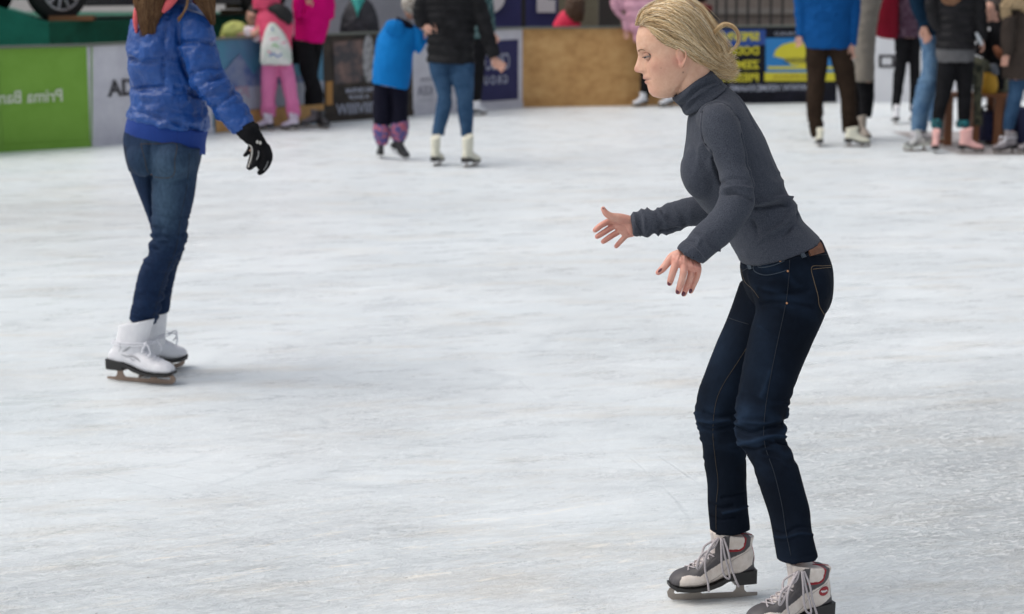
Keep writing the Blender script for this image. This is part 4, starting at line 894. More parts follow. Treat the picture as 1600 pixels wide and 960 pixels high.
fade = np.zeros(len(V))
for cx_, cy_, cY_, rx_, rz_ in ((1192, 560, 5.04, .035, .16), (1172, 650, 5.02, .045, .06), (1128, 560, 5.22, .05, .14), (1112, 640, 5.22, .04, .06), (1235, 760, 5.03, .03, .12), (1215, 425, 5.05, .14, .03)):
    fade = np.maximum(fade, np.exp(-(((V - at(cx_, cy_, cY_)) / (rx_, .09, rz_)) ** 2).sum(1)))
kk = np.clip(.15 + .80 * rid + .34 * fade + .08 * vnoise(V * 9, 77), 0, 1)[:, None]
jt = np.array([.0030, .0052, .0105]) * (1 - kk) + np.array([.018, .035, .066]) * kk
jn = put('jeans', (V, F), M_denim_dark, woman, tint=jt); T_j = bvh(V, F)
surf_line('waistband_seam', T_j, [[(1160, 424), (1180, 414), (1210, 404), (1240, 400), (1270, 399), (1292, 398)], [(1160, 412), (1175, 403), (1200, 394), (1240, 384), (1281, 376)]], .0011, M_seam, jn)
surf_line('side_seam', T_j, [[(1234, 404), (1233, 430), (1230, 460), (1225, 490), (1214, 540), (1204, 590), (1196, 640), (1194, 690), (1210, 740), (1222, 790), (1228, 830), (1236, 868)]], .0011, M_seam, jn)
surf_line('inner_leg_seam', T_j, [[(1166, 545), (1150, 570), (1133, 596), (1122, 618), (1116, 644), (1114, 680), (1118, 720), (1122, 755), (1119, 790), (1119, 828)]], .0008, M_stitch, jn)
surf_line('fly_seam', T_j, [[(1158, 420), (1164, 440), (1176, 452), (1186, 466)]], .0012, M_stitch, jn)
surf_line('front_pocket', T_j, [[(1178, 411), (1178, 422), (1186, 428), (1200, 430), (1222, 425), (1230, 422)], [(1186, 412), (1186, 418), (1205, 416), (1226, 408)]], .0013, mat('pocket_edge', (.03, .045, .065), rough=.85), jn)
surf_line('back_pocket', T_j, [[(1299, 415), (1285, 416), (1268, 418), (1272, 440), (1278, 462), (1280, 478), (1288, 492)], [(1270, 421), (1298, 418)]], .0011, mat('pocket_stitch', (.12, .085, .05), rough=.85), jn)
surf_line('thigh_fold', T_j, [[(1134, 495), (1150, 501), (1170, 507)]], .0012, M_seam, jn)
surf_patch('leather_patch', T_j, [(1259, 381), (1280, 376), (1286, 395), (1265, 401)], M_leather, jn, off=.003, thick=.002)
surf_patch('belt_loop', T_j, [(1243, 382), (1248, 381), (1259, 402), (1253, 404)], mat('loop_denim', (.035, .05, .068), rough=.85), jn, off=.003, thick=.002)
surf_patch('belt_loop', T_j, [(1166, 408), (1171, 405), (1177, 420), (1172, 421)], MATS['loop_denim'], jn, off=.003, thick=.002)
for q in ((1219.5, 408.5), (1231, 424), (1229.5, 474)):
    h = hit(T_j, *q)
    if h: put('rivet', ellipsoid(h[0], (.0032, .0025, .0032)), M_copper, jn)
# skates
b1, W1, VF1, M1 = skate(woman, GFH, GFT, M_boot_main, 'main', 'loops', side=1, hi=True, size=1.0)
b2, W2, VF2, M2 = skate(woman, GNH, GNT, M_boot_main, 'main', 'loops', side=1, hi=True, size=1.0)
th = np.linspace(0, 2 * math.pi, 24, endpoint=False)
for bt, W_b, VF in ((b2, W2, VF2), (b1, W1, VF1)):
    T_b = bvh(*VF)
    def sidept(x, z, s=1, off=.001):
        h = T_b.ray_cast(Vector((x, s * .2, z)), Vector((0, -s, 0))); return np.array(h[0]) + np.array((0, s * off, 0)) if h[0] is not None else None
    for s in (-1, 1):
        for nm, pl, r_, m_ in (('collar_piping', [(.096, .146), (.066, .147), (.052, .155), (.047, .178), (.046, .192)], .0016, M_red),):
            P = [sidept(x, z, s) for x, z in spline(np.array(pl), 4)]; P = [q for q in P if q is not None]
            if len(P) > 3: v, f = tube(P, r_, n=6, sub=1, caps=False); put(nm, (W_b(v), f), m_, bt)
        P = [sidept(x, z, s, .0004) for x, z in spline(np.array([(.215, .052), (.17, .056), (.14, .066), (.115, .082), (.10, .100), (.085, .118), (.06, .132), (.02, .150)]), 4)]; P = [q for q in P if q is not None]
        v, f = tube(P, .0006, n=5, sub=1, caps=False); put('stitching', (W_b(v), f), mat('boot_stitch', (.30, .27, .25), rough=.8), bt)
    P = []
    for z in np.linspace(.08, .188, 16):
        h = T_b.ray_cast(Vector((-.1, 0, z)), Vector((1, 0, 0)))
        if h[0] is not None: P.append(np.array(h[0]) + np.array((-.0006, 0, 0)))
    v, f = tube(P, .0020, n=6, sub=1); put('heel_piping', (W_b(v), f), M_red, bt)
    if bt is b2:
        g = []; rgs = []
        for rr in (1.0, .96, .6, .25):
            ring = []
            for t in th:
                q = sidept(.047 + .0165 * rr * math.cos(t) , .122 + .0125 * rr * math.sin(t) - .1 * .0165 * rr * math.cos(t), 1, .0018 if rr < 1 else -.002); ring.append(q)
            rgs.append(ring)
        v, f = rings_mesh(np.array(rgs)); bd = put('badge', (W_b(v), f), M_red, bt)
        P = [sidept(.047 + a, .121 + b, 1, .0024) for a, b in ((.011, .001), (.008, .004), (.006, -.002), (.003, .003), (.001, -.002), (-.002, .003), (-.004, -.002), (-.007, .003), (-.010, -.001))]
        v, f = tube(P, .0011, n=5); put('badge_lettering', (W_b(v), f), M_white, bd)

# hair
def Z(q): return (960 + q[0] / 6.667, q[1] / 6.667)
GU = [[(375, 330), (420, 440), (500, 500), (600, 530), (700, 570), (800, 650), (950, 740), (1100, 795), (1270, 775)],
      [(350, 300), (400, 370), (520, 450), (680, 520), (800, 590), (900, 650), (1030, 710), (1150, 750), (1260, 720)],
      [(300, 270), (420, 310), (560, 380), (700, 450), (820, 530), (930, 600), (1040, 660), (1130, 700), (1230, 650)],
      [(262, 270), (350, 215), (500, 240), (660, 320), (800, 420), (910, 520), (1010, 600), (1110, 660), (1210, 610)],
      [(230, 275), (290, 170), (440, 130), (620, 190), (780, 310), (890, 430), (990, 530), (1080, 610), (1170, 620)],
      [(212, 262), (270, 120), (410, 40), (590, 60), (760, 160), (880, 300), (980, 430), (1070, 540), (1170, 590)],
      [(260, 130), (380, 40), (520, -5), (680, 0), (820, 90), (930, 220), (1030, 370), (1110, 480), (1175, 550)],
      [(380, 40), (520, -25), (660, -45), (790, -5), (890, 60), (970, 150), (1050, 290), (1130, 400), (1185, 490)]]
GU = np.array([spline(np.array(g, float), 4) for g in GU]); nG, nP, _ = GU.shape
MASS = [(250, 200, 262, .022), (300, 130, 272, .050), (350, 85, 310, .066), (400, 55, 400, .074), (450, 30, 462, .079), (520, 5, 520, .086), (600, -15, 548, .090), (700, -15, 592, .088), (800, 25, 655, .080), (900, 115, 705, .066), (980, 230, 730, .050), (1050, 370, 735, .030), (1100, 480, 730, .016), (1130, 560, 720, .008)]
def hw(x, y):
    a, b, h = interp(x, MASS); v = (y - (a + b) / 2) / np.maximum((b - a) / 2, 1)
    return np.maximum(h * np.clip(1 - np.abs(v) ** 2.7, 0, 1) ** (1 / 2.7), .006) * (1 + .06 * np.clip((x - 500) / 400, 0, 1))
MESH = [m_ for m_ in MASS if m_[0] < 850] + [(900, 150, 680, .052), (970, 270, 690, .034), (1030, 400, 690, .018), (1060, 470, 680, .008)]
V, F = remesh([loft([(*Z((x, a)), *Z((x, b)), h) for x, a, b, h in MESH], 5.20, n=48, p=2.7)], .004, 3)
N = normals(V, F)
V = folds(V, N, at(1060, 50, 5.12), .25, (.6, 0, .8), 60, .0035, 51, .15)
ht = np.tile([.40, .27, .14], (len(V), 1)) * (0.85 + .12 * vnoise(V * (60, 30, 60), 3))[:, None]
M_hair = mat('blonde_hair', (.5, .36, .2), rough=.45, attr=True, spec=.4)
hair = put('hair', (V, F), M_hair, woman, tint=ht)
VV = []; FF2 = []; TT = []; o = 0
cols = np.array([(.74, .53, .28), (.90, .72, .44), (.54, .35, .17), (.24, .145, .065), (1.0, .88, .66)])
def strand(P3, r, col):
    global o
    v, f = tube(P3, r, n=3, sub=1, caps=False); VV.append(v); FF2.extend([tuple(i + o for i in q) for q in f]); TT.append(np.tile(col, (len(v), 1))); o += len(v)
rs = np.random.default_rng(5)
for k in range(5200):
    g = rs.uniform(0, nG - 1.001) if rs.random() > .15 else rs.uniform(0, 2); i = int(g); f_ = g - i; P = GU[i] * (1 - f_) + GU[i + 1] * f_
    a0 = rs.uniform(0, .25) if rs.random() < .75 else rs.uniform(.2, .55); a1 = min(1, rs.uniform(.70, 1.02)); idx = np.linspace(a0 * (nP - 1), a1 * (nP - 1), 13)
    x = np.interp(idx, range(nP), P[:, 0]); y = np.interp(idx, range(nP), P[:, 1]); t = np.linspace(0, 1, 13)
    ph = rs.uniform(0, 6.28); wv = rs.uniform(1, 9) * (1 + 1.2 * t); fr = rs.uniform(2, 5)
    x = x + wv * np.sin(fr * t + ph) * .6 + rs.normal(0, 5) * t * 2.5; y = y + wv * np.cos(fr * t + ph) + rs.normal(0, 9) * t * 2.5 + rs.normal(0, 16) * t ** 3; x = x + rs.uniform(-10, 45) * t ** 4
    lam = rs.uniform(.93, 1.05) + .05 * float(vnoise(np.array([[g * 7, 8.3, 0.]]), 12)[0]) if rs.random() < .62 else rs.uniform(-1.05, 1.0)
    if abs(lam) < .85: lam = np.where(x > 850, lam, np.sign(lam) * .98)
    W_ = hw(x, y); Y = 5.20 - lam * W_
    P3 = np.array([at(*Z((x[j], y[j])), Y[j]) for j in range(13)])
    lk = float(vnoise(np.array([[g * 4.5, 3.3, 0.]]), 9)[0]) + .5 * float(vnoise(np.array([[g * 11, 1.3, 0.]]), 10)[0])
    c = (cols[rs.choice([0, 1, 4], p=[.4, .42, .18])] if lk + rs.normal(0, .25) > 0.02 else cols[rs.choice([0, 2, 3], p=[.38, .38, .24])]) * rs.uniform(.85, 1.12)
    r0 = rs.uniform(.0003, .0008); strand(P3, np.linspace(r0, r0 * .35, 13), c)
for k in range(900):   # the blown tail, fanning out into thin separate ends
    u_ = rs.random(); a_ = np.array((rs.uniform(820, 1000), 0)); a_[1] = np.interp(a_[0], [820, 1000], [60, 280]) * (1 - u_) + np.interp(a_[0], [820, 1000], [640, 735]) * u_
    e_ = np.array((1150 + 60 * u_ + rs.normal(0, 30), 560 + 235 * u_ + rs.normal(0, 28))); m_ = a_ * .45 + e_ * .55 + np.array((22 * (1 - u_) + rs.normal(0, 10), -30 * (1 - u_) + 18 * u_ + rs.normal(0, 12)))
    e2 = e_ + (rs.uniform(10, 60), rs.uniform(-28, 22)); P = spline(np.array([a_, m_, e_, e2]), 4); t = np.linspace(0, 1, len(P)); lam = rs.uniform(-1, 1.05); W_ = hw(P[:, 0], P[:, 1]) * (1 - .4 * t) + .010 * t
    P3 = np.array([at(*Z(P[j]), 5.20 - lam * W_[j]) for j in range(len(P))]); strand(P3, np.linspace(.0007, .00022, len(P3)), cols[rs.choice([0, 1, 2, 4])] * rs.uniform(.85, 1.1))
for k in range(420):   # loose locks lying over the rest, drifting across its flow
    g0_ = rs.uniform(.3, nG - 1.2); g1_ = np.clip(g0_ + rs.normal(0, 1.1), .05, nG - 1.01); a0 = rs.uniform(0, .4); a1 = a0 + rs.uniform(.3, .6); u_ = np.linspace(0, 1, 12)
    gg = g0_ + (g1_ - g0_) * u_; idx = np.clip((a0 + (a1 - a0) * u_), 0, 1) * (nP - 1); P = []
    for g_, id_ in zip(gg, idx):
        i = int(g_); f_ = g_ - i; L_ = GU[i] * (1 - f_) + GU[min(i + 1, nG - 1)] * f_; P.append((np.interp(id_, range(nP), L_[:, 0]), np.interp(id_, range(nP), L_[:, 1])))
    P = np.array(P); W_ = hw(P[:, 0], P[:, 1]); P3 = np.array([at(*Z(P[j]), 5.20 - W_[j] * 1.05 - .004) for j in range(12)])
    strand(P3, np.linspace(.0006, .0003, 12), (cols[rs.choice([1, 4, 0, 3, 2])]) * rs.uniform(.9, 1.15))
for k in range(120):   # curl loop
    base = np.array([(1010, 380), (1060, 320), (1090, 290), (1150, 255), (1225, 268), (1280, 330), (1295, 410), (1265, 490), (1190, 540)], float)
    sc = 1 + rs.normal(0, .045); cxy = np.array((1170, 400)); P = (base - cxy) * sc + cxy + rs.normal(0, 7, 2) + rs.normal(0, 3, (9, 2)); P = spline(P, 2)[: rs.integers(12, 18)]
    Y = 5.19 + rs.normal(0, .006); P3 = np.array([at(*Z(q), Y) for q in P]); strand(P3, np.linspace(.0007, .0003, len(P3)), cols[rs.choice(3)] * rs.uniform(.85, 1.1))
for k in range(260):   # loose flyaways
    i = rs.integers(3, nG); P = GU[i].copy(); a = rs.integers(0, 16); P = P[a:a + 14][::2]; d = rs.normal(0, 10) - 6; bow = np.sin(np.linspace(0, 3.14, len(P)))
    x = P[:, 0] + d * bow * .6 + rs.normal(0, 18) * np.linspace(0, 1, len(P)); y = P[:, 1] + rs.normal(-6, 16) * bow; P3 = np.array([at(*Z((x[j], y[j])), 5.20 - hw(x[j], y[j]) * 1.05 * rs.choice([1, .6])) for j in range(len(P))]); strand(P3, .00045, cols[4] * .95)
for k in range(170):   # wispy ends
    st = np.array((rs.uniform(1030, 1150), rs.uniform(500, 740))); e = st + (rs.uniform(50, 170), rs.uniform(-60, 90)); m_ = (st + e) / 2 + (0, rs.normal(0, 25)); P = spline(np.array([st, m_, e]), 4)
    P3 = np.array([at(*Z(q), 5.20 + rs.normal(0, .001)) for q in P]); strand(P3, np.linspace(.0006, .0003, len(P3)), cols[rs.choice([0, 1, 4])])
put('hair_strands', (np.vstack(VV), FF2), M_hair, hair, tint=np.vstack(TT), smooth=True)

# ================================================================== WOMAN IN BLUE PUFFER JACKET
YB = 8.05
M_puff = mat('blue_puffer', (.004, .042, .20), rough=.40, col2=(.010, .075, .30), scale=9, bump=.7, bscale=60, bdist=.006, spec=.45, mixlo=.3, mixhi=.7)
M_rib = mat('blue_rib_hem', (.004, .030, .19), rough=.9, col2=(.005, .04, .23), scale=300, stretch=(1, 1, .02), bump=.3, bscale=200)
BH, BT = ground(168, 593), ground(289, 604); CHh, CT = ground(217, 592), ground(281, 574)
bw = thing('person', ground(235, 598), "woman in glossy blue puffer jacket and jeans skating away, black gloved hand out", 'person')
BTORSO = [(238, 4, 298, 4, .085), (218, 22, 312, 16, .115), (204, 45, 320, 42, .135), (199, 72, 318, 75, .145), (200, 95, 315, 105, .14), (205, 118, 314, 130, .135), (208, 140, 318, 152, .135), (206, 160, 325, 175, .14), (202, 174, 328, 193, .148), (200, 184, 326, 206, .152)]
BHEM = [(201, 180, 326, 204, .145), (199, 187, 323, 214, .148), (196.5, 196, 321, 228, .146), (195, 206, 321, 243, .140)]
BARM = [(284, 12, 318, 22, .045), (281, 30, 327, 33, .068), (280, 50, 334, 50, .074), (283, 70, 338, 70, .074), (288, 92, 342, 94, .072), (296, 116, 350, 116, .070), (308, 142, 363, 136, .068), (326, 168, 377, 156, .064), (343, 186, 388, 174, .060), (358, 200, 395, 187, .056), (368, 209, 398, 195, .050)]
BARM_Y = (7.98, 7.86)
BPEL = [(199, 195, 314, 222, .135), (194, 208, 318, 226, .145), (193, 225, 315, 240, .15), (196, 248, 312, 258, .145), (202, 268, 308, 276, .12)]
BLA = [(238, 222, 313, 232, .085), (238, 268, 309, 270, .088), (238, 314, 302, 316, .082), (238.5, 345, 295, 345, .075), (236.5, 370, 291, 371, .068), (233, 392, 285, 393, .066), (223, 412, 272, 413, .064), (215.5, 432, 263, 433, .062), (210.5, 457, 256, 459, .058), (205, 482, 249, 484, .054), (201.5, 500, 243, 506, .052)]
BLA_Y = (7.98, float(BH[1] * .7 + BT[1] * .3))
BLB = [(194, 215, 256, 222, .085), (197, 245, 262, 250, .088), (205, 272, 266, 272, .082), (215, 300, 270, 300, .075), (229, 335, 277, 335, .068), (239, 370, 287, 368, .064), (242, 392, 285, 394, .062), (240, 418, 277, 416, .058), (240, 445, 271, 443, .055), (240, 470, 267, 467, .052), (241, 490, 265, 488, .05)]
BLB_Y = (8.14, float(CHh[1] * .6 + CT[1] * .4))
BL_ARM = [(206, 30, 236, 40, .05), (202, 60, 240, 60, .06), (205, 95, 240, 100, .055), (215, 125, 248, 115, .05), (240, 140, 262, 118, .045), (262, 140, 275, 118, .04)]
V, F = remesh([loft(BTORSO, YB, sub=8, seams=[3.9, 5.8, 7.2, 8.9], sd=.009, n=40), loft(BARM, BARM_Y, sub=8, seams=[2.9, 5.2, 6.3, 7.2, 8.3], sd=.010), loft(BL_ARM, (8.12, 8.42), seams=[1, 2, 3], sd=.012)], .0075, 3)
N = normals(V, F); T_ = bvh(V, F)
for c, r, d, fq, a, sd_ in (((225, 100), .16, (.5, 0, .8), 16, .012, 61), ((280, 150), .18, (-.3, 0, 1), 14, .012, 62), ((230, 60), .14, (.9, 0, .3), 18, .008, 63), ((330, 120), .12, (.4, 0, .9), 20, .012, 64), ((360, 175), .10, (.7, 0, .7), 24, .010, 65), ((310, 60), .10, (.5, 0, .8), 16, .008, 66), ((225, 165), .12, (.1, 0, 1), 20, .009, 67)):
    V = folds(V, N, at(*c, 7.95), r, d, fq, a, sd_, .5)
V = wrinkle(V, N, 16, .004, 70); V = wrinkle(V, N, 38, .0045, 71); V = wrinkle(V, N, 75, .0022, 76)
for pl, w, a in (([(198, 94), (230, 93), (262, 92), (285, 95)], .010, -.022), ([(207, 141), (235, 138), (262, 136), (290, 141), (306, 150)], .010, -.020), ([(264, 20), (258, 55), (256, 92), (256, 130)], .007, -.013), ([(281, 66), (296, 66), (318, 65), (337, 71)], .009, -.018), ([(294, 118), (308, 112), (325, 105), (344, 106)], .009, -.016),
                 ([(305, 143), (320, 130), (346, 120)], .009, -.016), ([(314, 150), (332, 140), (356, 128)], .007, .010), ([(330, 170), (350, 158), (368, 142)], .009, -.014), ([(202, 176), (222, 177), (250, 184), (290, 198), (324, 210)], .010, -.016),
                 ([(281, 40), (279, 66), (283, 92), (294, 122), (308, 150), (326, 172)], .010, -.016), ([(319, 160), (318, 174), (320, 190)], .006, -.014)): V = crease(V, N, T_, pl, w, a)
jk = put('puffer_jacket', (V, F), M_puff, bw)
V, F = remesh([loft(BHEM, YB, n=36, p=2.2)], .008, 2); N = normals(V, F); V = wrinkle(V, N, 20, .002); put('ribbed_hem', (V, F), M_rib, jk)
V, F = remesh([loft([(236, 12, 300, 10, .10), (240, -6, 300, -8, .085), (246, -16, 296, -18, .075)], YB)], .008, 2); put('collar', (V, F), mat('navy_collar', (.006, .014, .09), rough=.6), jk)
sc_ = [tube([at(213, 50, 7.94), at(212, 34, 7.93), at(216, 14, 7.92), at(226, -6, 7.93)], [.006, .012, .016, .012]), tube([at(256, 17, 7.90), at(264, 6, 7.89), at(274, -8, 7.90)], [.010, .018, .02])]
for q in sc_: put('hood_lining', q, mat('coral_lining', (.62, .10, .11), rough=.8), jk)
# jeans
V, F = remesh([loft(BPEL, YB, n=36), loft(BLA, BLA_Y), loft(BLB, BLB_Y), ellipsoid(at(226, 245, 7.99), (.075, .09, .085)), ellipsoid(at(272, 250, 7.96), (.088, .10, .09))], .0065, 4)
N = normals(V, F); T_ = bvh(V, F)
V = folds(V, N, at(262, 385, 7.95), .13, (.1, 0, 1), 55, .014, 71); V = folds(V, N, at(225, 490, 7.95), .09, (.1, 0, 1), 60, .012, 72); V = folds(V, N, at(262, 400, 8.1), .10, (.1, 0, 1), 50, .012, 73)
V = folds(V, N, at(225, 310, 8.0), .10, (.4, 0, 1), 22, .005, 74); V = folds(V, N, at(254, 470, 8.1), .09, (.1, 0, 1), 60, .012, 75); V = wrinkle(V, N, 12, .003)
for pl, w, a in (([(233, 228), (234, 262), (236, 290), (238, 340)], .010, -.012), ([(240, 283), (262, 288), (296, 278)], .010, -.008)): V = crease(V, N, T_, pl, w, a)
w_ = np.exp(-(((V - at(256, 322, 7.9)) / (.07, .2, .13)) ** 2).sum(1)) * .9 + .75 * np.exp(-(((V - at(262, 258, 7.9)) / (.16, .3, .10)) ** 2).sum(1)); w_ = np.clip(w_, 0, 1)[:, None]
tn = np.array([.007, .022, .062]) * (1 - w_) + np.array([.055, .100, .155]) * w_
put('jeans', (V, F), M_denim_mid, bw, tint=tn); bj = bpy.data.objects['jeans.001']; T_ = bvh(V, F)
surf_line('back_pocket', T_, [[(220, 225), (248, 225), (275, 225), (273, 250), (271, 274), (250, 278), (232, 270), (226, 248), (220, 226)]], .0016, M_stitch, bj)
surf_line('back_pocket', T_, [[(196, 228), (198, 248), (206, 268)]], .0016, M_stitch, bj)
surf_line('side_seam', T_, [[(296, 240), (292, 290), (282, 340), (276, 385), (262, 420), (250, 455), (240, 495)]], .0014, M_seam, bj)
surf_line('waistband_seam', T_, [[(207, 212), (240, 217), (290, 226)]], .0016, M_stitch, bj)
# body
bear = at(268, -48, 8.0)
HV_, HF_, HT_, btf = head_build(bear, (.55, .80, -.2), (.1, .1, 1), 1.0, .004, [loft([(240, 14, 296, 14, .055), (248, -10, 290, -10, .052), (250, -36, 290, -36, .052)], 8.03)], detail=False)
cV, cF = remesh([loft(BTORSO, YB, inset=.82), loft(BHEM, YB, inset=.82), loft(BARM, BARM_Y, inset=.72), loft(BL_ARM, (8.12, 8.42), inset=.75), loft(BPEL, YB, inset=.62), loft(BLA, BLA_Y, inset=.7), loft(BLB, BLB_Y, inset=.7)] + hand_parts(at(384, 202, 7.87), (.45, -.1, -.85), (-1, .2, -.5), .66, .5) + hand_parts(at(268, 129, 8.42), (.9, .5, -.1), (0, 0, -1), .9, .6), .006, 1)
V, F = join([(HV_, HF_), (cV, cF)]); put('body', (V, F), M_skin_bg, bw)
# glove
YG = 7.85
def gch(P, r, Y=YG): return tube([at(q[0], q[1], Y + (q[2] if len(q) > 2 else 0)) for q in P], [x / 380. for x in r], n=12)
gl = [loft([(364, 205, 396, 189, .042), (371, 211, 404, 196, .045), (376, 217, 405, 203, .042), (382, 222, 410, 211, .036), (388, 227, 416, 221, .030), (391, 234, 421, 232, .026), (393, 240, 421, 242, .020)], YG),
      gch([(417, 230, .0), (421, 243, -.006), (418, 256, -.008), (411, 266, -.004), (406, 270)], [5.5, 5.6, 5.4, 5.0, 4.4]),
      gch([(411, 232, -.01), (414, 246, -.018), (410, 256, -.020), (406, 262, -.016)], [5.5, 5.4, 5.0, 4.2]),
      gch([(403, 232, -.01), (403, 245, -.020), (398, 256, -.02), (390, 263, -.015)], [5.5, 5.2, 4.8, 3.8]),
      gch([(396, 230, .01), (394, 243, .012), (391, 254, .012), (388, 262, .012)], [5.0, 4.6, 4.2, 3.6]),
      gch([(393, 228, .03), (389, 236, .036), (385, 241, .04), (382.5, 243, .042)], [5, 4.2, 3.6, 3.0])]
V, F = remesh(gl, .003, 4); N = normals(V, F); T_ = bvh(V, F); V = folds(V, N, at(388, 205, YG), .045, (.5, 0, -.8), 60, .005, 81)
gv = put('glove', (V, F), M_black_fab, bw); M_gw = mat('glove_white', (.55, .53, .49), rough=.6)
surf_line('glove_trim', T_, [[(389, 226), (393, 230), (394, 238), (392, 250), (388, 262)]], .0045, M_gw, gv, off=-.001)
surf_line('glove_trim', T_, [[(404, 236), (404, 243), (401, 250)]], .0030, mat('glove_grey', (.25, .25, .25), rough=.6), gv, off=-.001)
surf_line('glove_trim', T_, [[(419, 252), (416, 260), (412, 266)]], .0025, MATS['glove_grey'], gv, off=-.001)
for q in ((402, 222), (406.5, 223.5)):
    h = hit(T_, *q); put('glove_emblem', ellipsoid(h[0], (.0055, .003, .0075)), M_gw, gv)
# hair in two bunches
M_brown = mat('brown_hair', (.1, .05, .025), rough=.5, attr=True, spec=.35)
VV, FF2, TT, o = [], [], [], 0
bc = np.array([(.12, .055, .022), (.20, .105, .045), (.060, .027, .012), (.28, .165, .08)])
rs = np.random.default_rng(12)
cap, capf = ellipsoid(np.array(bear) + (-.005, -.012, .045), (.086, .10, .105), n=32, m=20)
hb = put('hair', remesh([(cap, capf), loft([(222, -70, 315, -70, .09), (216, -30, 325, -30, .08), (212, -4, 262, -4, .06), (213, 12, 254, 12, .042), (218, 24, 246, 24, .025), (226, 36, 238, 36, .008)], 7.93), loft([(285, -50, 320, -40, .06), (300, -14, 333, -14, .05), (310, 2, 333, 2, .032), (324, 14, 333, 14, .014), (329, 22, 332, 22, .006)], 7.95)], .006, 3), M_brown, bw, tint=np.zeros((1, 3)) + .0)
me = hb.data; n_ = len(me.vertices); me.color_attributes['tint'].data.foreach_set('color', np.tile([.09, .048, .023, 1], (n_, 1)).astype(np.float32).ravel())
for k in range(2300):
    u = rs.random(); left = rs.random() < .66
    if left:
        P = [(232 + 50 * u, -75), (214 + 62 * u, -40), (210 + 52 * u, -5), (212 + 44 * u, 16), (217 + 30 * u, 34), (223 + 18 * u + rs.normal(0, 2), rs.uniform(40, 60))]; yb = 7.93; hd_ = [.10, .085, .065, .05, .035, .02]
    else:
        P = [(282 + 25 * u, -75), (296 + 26 * u, -40), (302 + 32 * u, -8), (308 + 28 * u, 8), (320 + 15 * u, 22), (328 + 7 * u, rs.uniform(30, 40))]; yb = 7.95; hd_ = [.08, .065, .052, .04, .025, .012]
    v_ = (u - .5) * 2; s_ = math.sqrt(max(0, 1 - v_ * v_)); ph = rs.uniform(0, 6)
    P3 = np.array([at(p_[0] + 1.6 * math.sin(i * 1.2 + ph) + rs.normal(0, .5), p_[1], yb - h_ * s_ * 1.03 + rs.normal(0, .002)) for i, (p_, h_) in enumerate(zip(P, hd_))]); P3 = spline(P3, 3)
    strand(P3, np.linspace(.0011, .0004, len(P3)), bc[rs.choice(4, p=[.4, .3, .2, .1])] * rs.uniform(.8, 1.15))
for k in range(40):
    u = rs.random() * 4; P3 = spline(np.array([at(288 + u, -30, 7.92), at(291 + u, 0, 7.90), at(287 + u, 16, 7.89), at(277 + u, 32 + rs.uniform(-4, 3), 7.87)]), 4); strand(P3, .0009, bc[1])
put('hair_strands', (np.vstack(VV), FF2), M_brown, hb, tint=np.vstack(TT))
# skates
sk1, Ws, VFs, Ms = skate(bw, BH, BT, M_boot_white, 'white', 'tie', side=-1, hi=True, size=1.30, zk=.86, shaft=.235, top_lean=.030, blade=mat('bronze_blade', (.26, .19, .15), rough=.4, metal=.5))
sk2, *_ = skate(bw, CHh, CT, M_boot_white, 'white', 'tie', side=-1, hi=True, size=1.2, zk=.92, shaft=.255, top_lean=.01, blade=MATS['bronze_blade'])
T_b = bvh(*VFs); M_motif = mat('silver_motif', (.34, .34, .36), rough=.4)
def motif(pl, r):
    P = []
    for x, z in spline(np.array(pl), 5):
        h = T_b.ray_cast(Vector((x, -.2, z)), Vector((0, 1, 0)))
        if h[0] is not None: P.append(np.array(h[0]))
    rr = np.interp(np.linspace(0, 1, len(P)), np.linspace(0, 1, len(r)), r); v, f = tube(P, rr, n=8, sub=1); put('silver_motif', (Ws(v), f), M_motif, sk1)
motif([(.075, .112), (.095, .104), (.115, .107), (.135, .100), (.150, .088)], [.001, .003, .0045, .004, .001]); motif([(.080, .122), (.095, .130), (.112, .143)], [.001, .005, .001]); motif([(.066, .120), (.074, .135), (.072, .155)], [.001, .0015, .001]); motif([(.110, .100), (.120, .092), (.130, .094)], [.001, .002, .001])

# ================================================================== PEOPLE IN THE BACKGROUND
def fY(py): return float(ground(800, py)[1])
def wear(root, name, lofts, m, vox=.012, sm=2, wr=.006, wf=9, fold=(), seed=3, extra=()):
    V, F = remesh([*lofts, *extra], vox, sm); N = normals(V, F)
    for c, r, d, fq, a in fold: V = folds(V, N, c, r, d, fq, a, seed)
    V = wrinkle(V, N, wf, wr * 1.3, seed); V = wrinkle(V, N, wf * 2.6, wr * .7, seed + 2); return put(name, (V, F), m, root)
def bodymesh(root, lofts, extra, head=None, skin=None):
    parts = []
    if head:
        hV, hF, hT, tf = head_build(*head, voxel=.006, detail=False); parts.append((hV, hF))
    V, F = remesh(lofts, .014, 2); parts.append((V, F))
    if extra: parts.append(remesh(extra, .004, 1))
    return put('body', join(parts), skin or M_skin_bg, root)
def P3(x, y, Y): return at(x, y, Y)
def sk(root, h, t, m, **k):
    H, T = ground(*h), ground(*t); return skate(root, H, T, m, **k)
def haircap(root, c, r, m, name='hair', vox=.008): V, F = remesh([ellipsoid(c, r)], vox, 1); N = normals(V, F); V = wrinkle(V, N, 30, .008, 5); return put(name, (V, F), m, root)
M_brownh = mat('chestnut_hair', (.055, .027, .014), rough=.6, col2=(.10, .055, .03), scale=90, stretch=(1, 1, .15))
M_darkh = mat('dark_hair', (.018, .012, .010), rough=.6, col2=(.04, .025, .018), scale=90, stretch=(1, 1, .15))
def standing_head(x, y, Y, yaw, pitch=0.1, k=1.0):
    a = R(yaw); f = (math.sin(a) * math.cos(pitch), math.cos(a) * math.cos(pitch), -math.sin(pitch)); return (at(x, y, Y), f, (math.sin(a) * math.sin(pitch), math.cos(a) * math.sin(pitch), 1), k)

